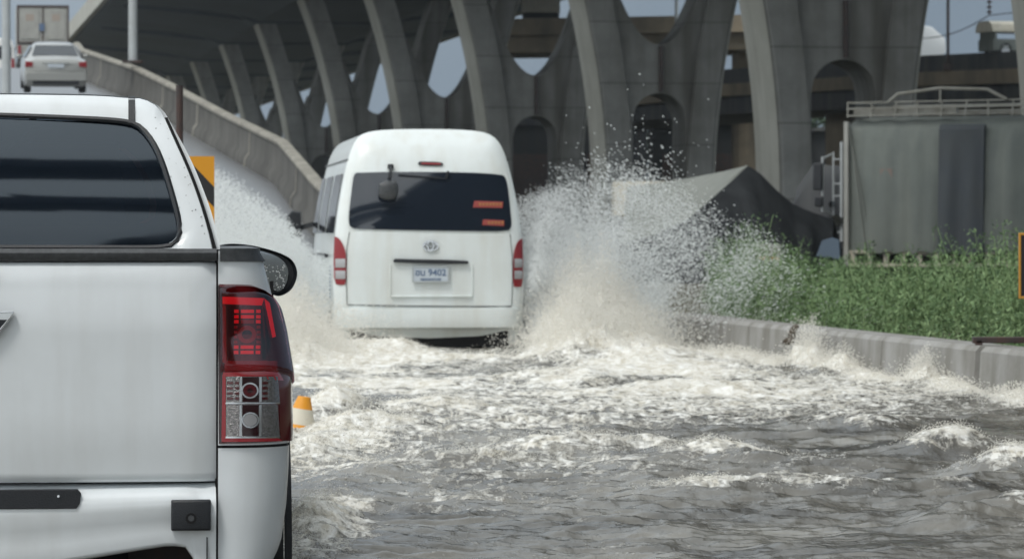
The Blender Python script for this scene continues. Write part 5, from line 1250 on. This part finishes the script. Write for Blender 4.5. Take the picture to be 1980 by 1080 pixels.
while y < 46: yl.append(y); y += min(max(.016 * (y / 13) ** 1.75, .016), .10)
while y < 75: yl.append(y); y += .35
ysw = np.array(yl)
X, Y = np.meshgrid(xs, ysw); Z, FO = water_h(X, Y)
nr, nc = X.shape; idx = np.arange(nr * nc).reshape(nr, nc)
fc = np.stack([idx[:-1, :-1], idx[:-1, 1:], idx[1:, 1:], idx[1:, :-1]], -1).reshape(-1, 4)
def water_mat():
    m = bpy.data.materials.new('flood_water'); m.use_nodes = True; nt = m.node_tree; N_ = nt.nodes; L_ = nt.links; b = N_['Principled BSDF']
    tcd = N_.new('ShaderNodeTexCoord'); at = N_.new('ShaderNodeAttribute'); at.attribute_name = 'foam'
    def noise(scale, det, rough=.6, vec=None, dist=0):
        n = N_.new('ShaderNodeTexNoise'); n.inputs['Scale'].default_value = scale; n.inputs['Detail'].default_value = det; n.inputs['Roughness'].default_value = rough; n.inputs['Distortion'].default_value = dist
        L_.new(vec or tcd.outputs['Object'], n.inputs['Vector']); return n.outputs['Fac']
    def math_(op, a, b_=None, c=None):
        n = N_.new('ShaderNodeMath'); n.operation = op
        for i, v in enumerate((a, b_, c)):
            if v is None: continue
            if isinstance(v, (int, float)): n.inputs[i].default_value = v
            else: L_.new(v, n.inputs[i])
        return n.outputs[0]
    mp = N_.new('ShaderNodeMapping'); mp.inputs['Scale'].default_value = (1.0, .62, 1); L_.new(tcd.outputs['Object'], mp.inputs[0])
    n1 = noise(7, 9, .68, mp.outputs[0], 1.2); n2 = noise(26, 6, .7, mp.outputs[0], .6)
    mixn = math_('ADD', math_('MULTIPLY', n1, .62), math_('MULTIPLY', n2, .38))
    # foam shows where the field plus the noise passes a threshold, with lacy threads round it
    th1 = math_('SUBTRACT', 1.0, math_('MINIMUM', math_('MULTIPLY', math_('ABSOLUTE', math_('SUBTRACT', noise(3.2, 6, .6, mp.outputs[0], 1.6), .5)), 16), 1))
    th2 = math_('SUBTRACT', 1.0, math_('MINIMUM', math_('MULTIPLY', math_('ABSOLUTE', math_('SUBTRACT', noise(9, 5, .6, mp.outputs[0], 1.2), .5)), 12), 1))
    lace = math_('MULTIPLY', math_('MULTIPLY', math_('ADD', th1, math_('MULTIPLY', th2, .7)), .26), math_('MINIMUM', math_('ADD', math_('MULTIPLY', at.outputs['Fac'], 2.2), .12), 1.0))
    fs = math_('ADD', math_('ADD', math_('MULTIPLY', at.outputs['Fac'], .60), math_('MULTIPLY', math_('SUBTRACT', mixn, .5), 1.7)), lace)
    mr = N_.new('ShaderNodeMapRange'); mr.inputs[1].default_value = .26; mr.inputs[2].default_value = .62; L_.new(fs, mr.inputs[0]); ff = mr.outputs[0]
    rp = N_.new('ShaderNodeValToRGB'); rp.color_ramp.elements[0].color = (.070, .066, .058, 1); rp.color_ramp.elements[1].color = (.26, .25, .22, 1); rp.color_ramp.elements[0].position = .35; rp.color_ramp.elements[1].position = .7
    L_.new(noise(1.3, 5), rp.inputs[0])
    fr = N_.new('ShaderNodeValToRGB'); fr.color_ramp.elements[0].color = (.46, .42, .33, 1); fr.color_ramp.elements[1].color = (.80, .80, .77, 1); fr.color_ramp.elements[0].position = .38; fr.color_ramp.elements[1].position = .60; L_.new(mixn, fr.inputs[0])
    mx_ = N_.new('ShaderNodeMix'); mx_.data_type = 'RGBA'; L_.new(ff, mx_.inputs[0]); L_.new(rp.outputs[0], mx_.inputs[6]); L_.new(fr.outputs[0], mx_.inputs[7]); L_.new(mx_.outputs[2], b.inputs['Base Color'])
    rr = N_.new('ShaderNodeMapRange'); rr.inputs[3].default_value = .07; rr.inputs[4].default_value = .75; L_.new(ff, rr.inputs[0]); L_.new(rr.outputs[0], b.inputs['Roughness'])
    b.inputs['IOR'].default_value = 1.333
    hb = math_('ADD', math_('MULTIPLY', noise(16, 7, .6, mp.outputs[0], .5), 1.0), math_('MULTIPLY', math_('MULTIPLY', ff, mixn), 1.6))
    bp = N_.new('ShaderNodeBump'); bp.inputs['Strength'].default_value = .5; bp.inputs['Distance'].default_value = .02; L_.new(hb, bp.inputs['Height']); L_.new(bp.outputs[0], b.inputs['Normal'])
    return m
M['water'] = water_mat()
tag(npmesh('flood_water', np.stack([X, Y, Z], -1).reshape(-1, 3), fc, M['water'], smooth=True, attrs={'foam': FO}), kind='structure')

# ---------------------------------------------------------------- spray, droplets and froth
OCT = np.array([(1, 0, 0), (0, 1, 0), (-1, 0, 0), (0, -1, 0), (0, 0, 1), (0, 0, -1)], float)
OF = np.array([(0, 1, 4), (1, 2, 4), (2, 3, 4), (3, 0, 4), (1, 0, 5), (2, 1, 5), (3, 2, 5), (0, 3, 5)])
def droplets(name, P, S, vel, m, lab, cat='spray', stretch=0.0):
    n = len(P); v = OCT[None] * S[:, None, None]
    if stretch:
        u = vel / (np.linalg.norm(vel, axis=1)[:, None] + 1e-9); proj = (v * u[:, None, :]).sum(-1, keepdims=True); v = v + proj * u[:, None, :] * stretch
    v = (v + P[:, None, :]).reshape(-1, 3); f = (OF[None] + 6 * np.arange(n)[:, None, None]).reshape(-1, 3)
    return tag(npmesh(name, v, f, m, smooth=True), lab, cat, kind='stuff')
VF = np.array([-math.sin(TH), math.cos(TH), 0]); VR_ = np.array([math.cos(TH), math.sin(TH), 0]); VP0 = np.array([VN.P.x, VN.P.y, 0])
def plume(n, side, seed, fn):
    """fn(rng, n) -> lateral distance from the flank, forward position, height above the water"""
    rg = np.random.default_rng(seed); l, f, h = fn(rg, n)
    P = VP0 + VR_ * (side * (.93 + l))[:, None] + VF * f[:, None]; P[:, 2] = WL + h
    vel = VR_ * (side * (1.0 + l * .4))[:, None] + np.stack([0 * h, 0 * h, 1.6 - 1.6 * h], -1) + VF * (-.2)
    return P, vel, rg
def sheet(lmax, hl, hh, f0, f1, thick=1.0):
    """a fan of water: height envelope hh(l), dense near the base, ragged at the top, clumped into jets"""
    def fn(rg, n):
        N2 = n * 5; l = rg.random(N2) ** 1.1 * lmax; f = f0 + (f1 - f0) * rg.random(N2); env = np.interp(l, hl, hh)
        t = rg.random(N2); h = env * t ** .9
        c = fbm(l * 3.2 - h * 1.5 + f * .9, h * 2.8 + f * .7, 4, 5); c2 = ridged(np.arctan2(h + .02, l + .15) * 6 + f, f * .8, 3, 8)
        pr = (1 - .72 * t ** 2) * np.clip((c - .28) * 2.6, 0.02, 1) * (.12 + 1.1 * c2 ** 2)
        k = np.where(rg.random(N2) < pr)[0][:n]; return l[k] + rg.normal(0, .02, len(k)), f[k], np.maximum(h[k] + rg.normal(0, .025, len(k)), -.05)
    return fn
# right plume: dense near the flank, thinning outwards over the kerb
fnR = sheet(1.35, [0, .25, .55, .8, 1.1, 1.35], [1.15, 1.45, 1.62, 1.35, 1.05, .8], -.6, 4.4)
P, v, rg = plume(140000, 1, 1, fnR); droplets('fine_spray', P, rg.uniform(.0014, .0034, len(P)), v, M['mist'], 'dense white fan of spray thrown up right of the van', stretch=3.0)
def fnD(rg, n):
    l = .5 + np.abs(rg.gamma(2.6, .42, n)); f = -1.5 + 5.5 * rg.random(n); env = np.interp(l, [0, .5, .9, 1.4, 2.0, 2.6, 3.2], [1.7, 1.9, 1.75, 1.55, 1.2, .8, .4]); t = rg.random(n) ** .62; h = env * t
    c = fbm(l * 4, h * 4 + f, 3, 15); k = (rg.random(n) < np.clip((c - .25) * 2.4, .05, 1)); return l[k], f[k], h[k]
P, v, rg = plume(62000, 1, 2, fnD); droplets('flying_drops', P, rg.uniform(.0018, .0044, len(P)) * (.6 + .9 * rg.random(len(P)) ** 4), v, M['drop'], 'loose droplets flying over the kerb barrier and dark tarpaulin', stretch=2.2)
def fnH(rg, n):
    l = rg.normal(1.35, .28, n); f = 1 + 2.5 * rg.random(n); h = 1.35 + np.abs(rg.normal(0, .42, n)); return l, f, h
P, v, rg = plume(420, 1, 3, fnH); droplets('high_drops', P, rg.uniform(.004, .008, len(P)), v, M['drop'], 'few high droplets in front of the arch right of the van', stretch=.8)
# left plume
fnL = sheet(1.9, [0, .15, .4, .8, 1.15, 1.5, 1.9], [.85, 1.0, 1.28, 1.62, 1.78, 1.6, 1.3], .2, 4.6)
P, v, rg = plume(170000, -1, 4, fnL); droplets('fine_spray_fan', P, rg.uniform(.0015, .0036, len(P)), v, M['mist'], 'thick white fan of spray thrown up between the pickup and van', stretch=3.0)
# froth riding on the churned water: round the van, on the crests and against the kerb
def froth():
    rg = np.random.default_rng(21); Ps = []; Ss = []
    def put(n, cx, cy, sx, sy, hh, s0, s1):
        x = cx + rg.normal(0, sx, n); y = cy + rg.normal(0, sy, n); z, _ = water_h(x, y); t = rg.random(n) ** 2.2
        k = (x < edge_x(y) - .03); z = z + hh * t * (.4 + .9 * ridged(x * 6, y * 3, 3, 61))
        Ps.append(np.stack([x, y, z], -1)[k]); Ss.append(rg.uniform(s0, s1, n)[k])
    put(1500, *SPL[7][:2], .8, .3, .05, .002, .004)
    for (cx, cy, sx, sy, hh) in SPL[:7]: put(19000, cx, cy, sx * .75, sy * .6, hh * 1.15, .0022, .0052)
    for (cx, cy, sx, sy, hh) in SPL[8:]: put(3500, cx, cy, sx * .7, sy * .6, hh * 1.1, .0018, .0045)
    for (px, py, sx, sy, hh, fo, a) in CRESTS:
        if fo > .45: put(int(1500 * fo), wx(px, py), wd(py) , sx * .55, sy * .22, .012 + hh * .22, .0010, .0026)
    put(2600, -.76, 14.5, .06, .9, .05, .0008, .0022); put(2500, -.95, 21, .25, 1.8, .07, .002, .005)
    P = np.concatenate(Ps); S = np.concatenate(Ss); vel = rg.normal(size=P.shape) + np.array([0, 0, .6])
    droplets('froth', P, S, vel, M['froth'], 'muddy white froth on the churned water round the van and wave crests', 'foam', .8)
froth()

# soft mist hanging inside the two fans of spray
def mist(name, l, f, h, rl, rf, rh, dens, lab, seed):
    c = VP0 + VR_ * l + VF * f; rs = []
    for i in range(13):
        a = PI * i / 12; rs.append([(math.sin(a) * math.cos(t), math.sin(a) * math.sin(t), math.cos(a)) for t in [2 * PI * k / 20 for k in range(20)]])
    mb = MB(); mb.loft(rs, False); o = mb.build(name, M['gap'], smooth=True); o.location = (c[0], c[1], WL + h); o.scale = (rl, rf, rh); o.rotation_euler = (0, 0, TH)
    m = bpy.data.materials.new(name); m.use_nodes = True; nt = m.node_tree; nt.nodes.clear(); out_ = nt.nodes.new('ShaderNodeOutputMaterial'); pv = nt.nodes.new('ShaderNodeVolumePrincipled')
    pv.inputs['Color'].default_value = (.97, .98, .98, 1); pv.inputs['Anisotropy'].default_value = 0
    t = nt.nodes.new('ShaderNodeTexCoord'); ln = nt.nodes.new('ShaderNodeVectorMath'); ln.operation = 'LENGTH'; nt.links.new(t.outputs['Object'], ln.inputs[0])
    mr = nt.nodes.new('ShaderNodeMapRange'); mr.inputs[1].default_value = 1.0; mr.inputs[2].default_value = .25; nt.links.new(ln.outputs['Value'], mr.inputs[0])
    n = nt.nodes.new('ShaderNodeTexNoise'); n.inputs['Scale'].default_value = 2.6; n.inputs['Detail'].default_value = 1.5; mp = nt.nodes.new('ShaderNodeMapping'); mp.inputs['Location'].default_value = (seed, 0, 0); nt.links.new(t.outputs['Object'], mp.inputs[0]); nt.links.new(mp.outputs[0], n.inputs['Vector'])
    r2_ = nt.nodes.new('ShaderNodeMapRange'); r2_.inputs[1].default_value = .38; r2_.inputs[2].default_value = .68; nt.links.new(n.outputs['Fac'], r2_.inputs[0])
    a = nt.nodes.new('ShaderNodeMath'); a.operation = 'MULTIPLY'; nt.links.new(mr.outputs[0], a.inputs[0]); nt.links.new(r2_.outputs[0], a.inputs[1])
    b = nt.nodes.new('ShaderNodeMath'); b.operation = 'MULTIPLY'; b.inputs[1].default_value = dens; nt.links.new(a.outputs[0], b.inputs[0]); nt.links.new(b.outputs[0], pv.inputs['Density'])
    nt.links.new(pv.outputs[0], out_.inputs['Volume']); o.data.materials.clear(); o.data.materials.append(m); tag(o, lab, 'mist', kind='stuff')
mist('spray_mist', -1.95, 2.2, .80, 1.15, 2.2, 1.15, 1.6, 'soft white mist inside the spray left of the van', 3)
mist('spray_mist', 1.85, 2.0, .75, 1.15, 2.2, 1.15, 1.3, 'soft white mist inside the spray right of the van', 8)
# thin wet air between the viewer and the viaduct
mb = MB(); mb.box((0, 350, 14), (840, 1320, 30)); hz = mb.build('haze', M['gap']); tag(hz, 'thin pale blue rain haze filling the air', 'haze', kind='stuff')
hm = bpy.data.materials.new('haze_air'); hm.use_nodes = True; nt = hm.node_tree; nt.nodes.clear(); o_ = nt.nodes.new('ShaderNodeOutputMaterial'); pv = nt.nodes.new('ShaderNodeVolumePrincipled')
pv.inputs['Color'].default_value = (.80, .88, .96, 1); pv.inputs['Density'].default_value = HAZE; pv.inputs['Anisotropy'].default_value = .2
nt.links.new(pv.outputs[0], o_.inputs['Volume']); hz.data.materials.clear(); hz.data.materials.append(hm)
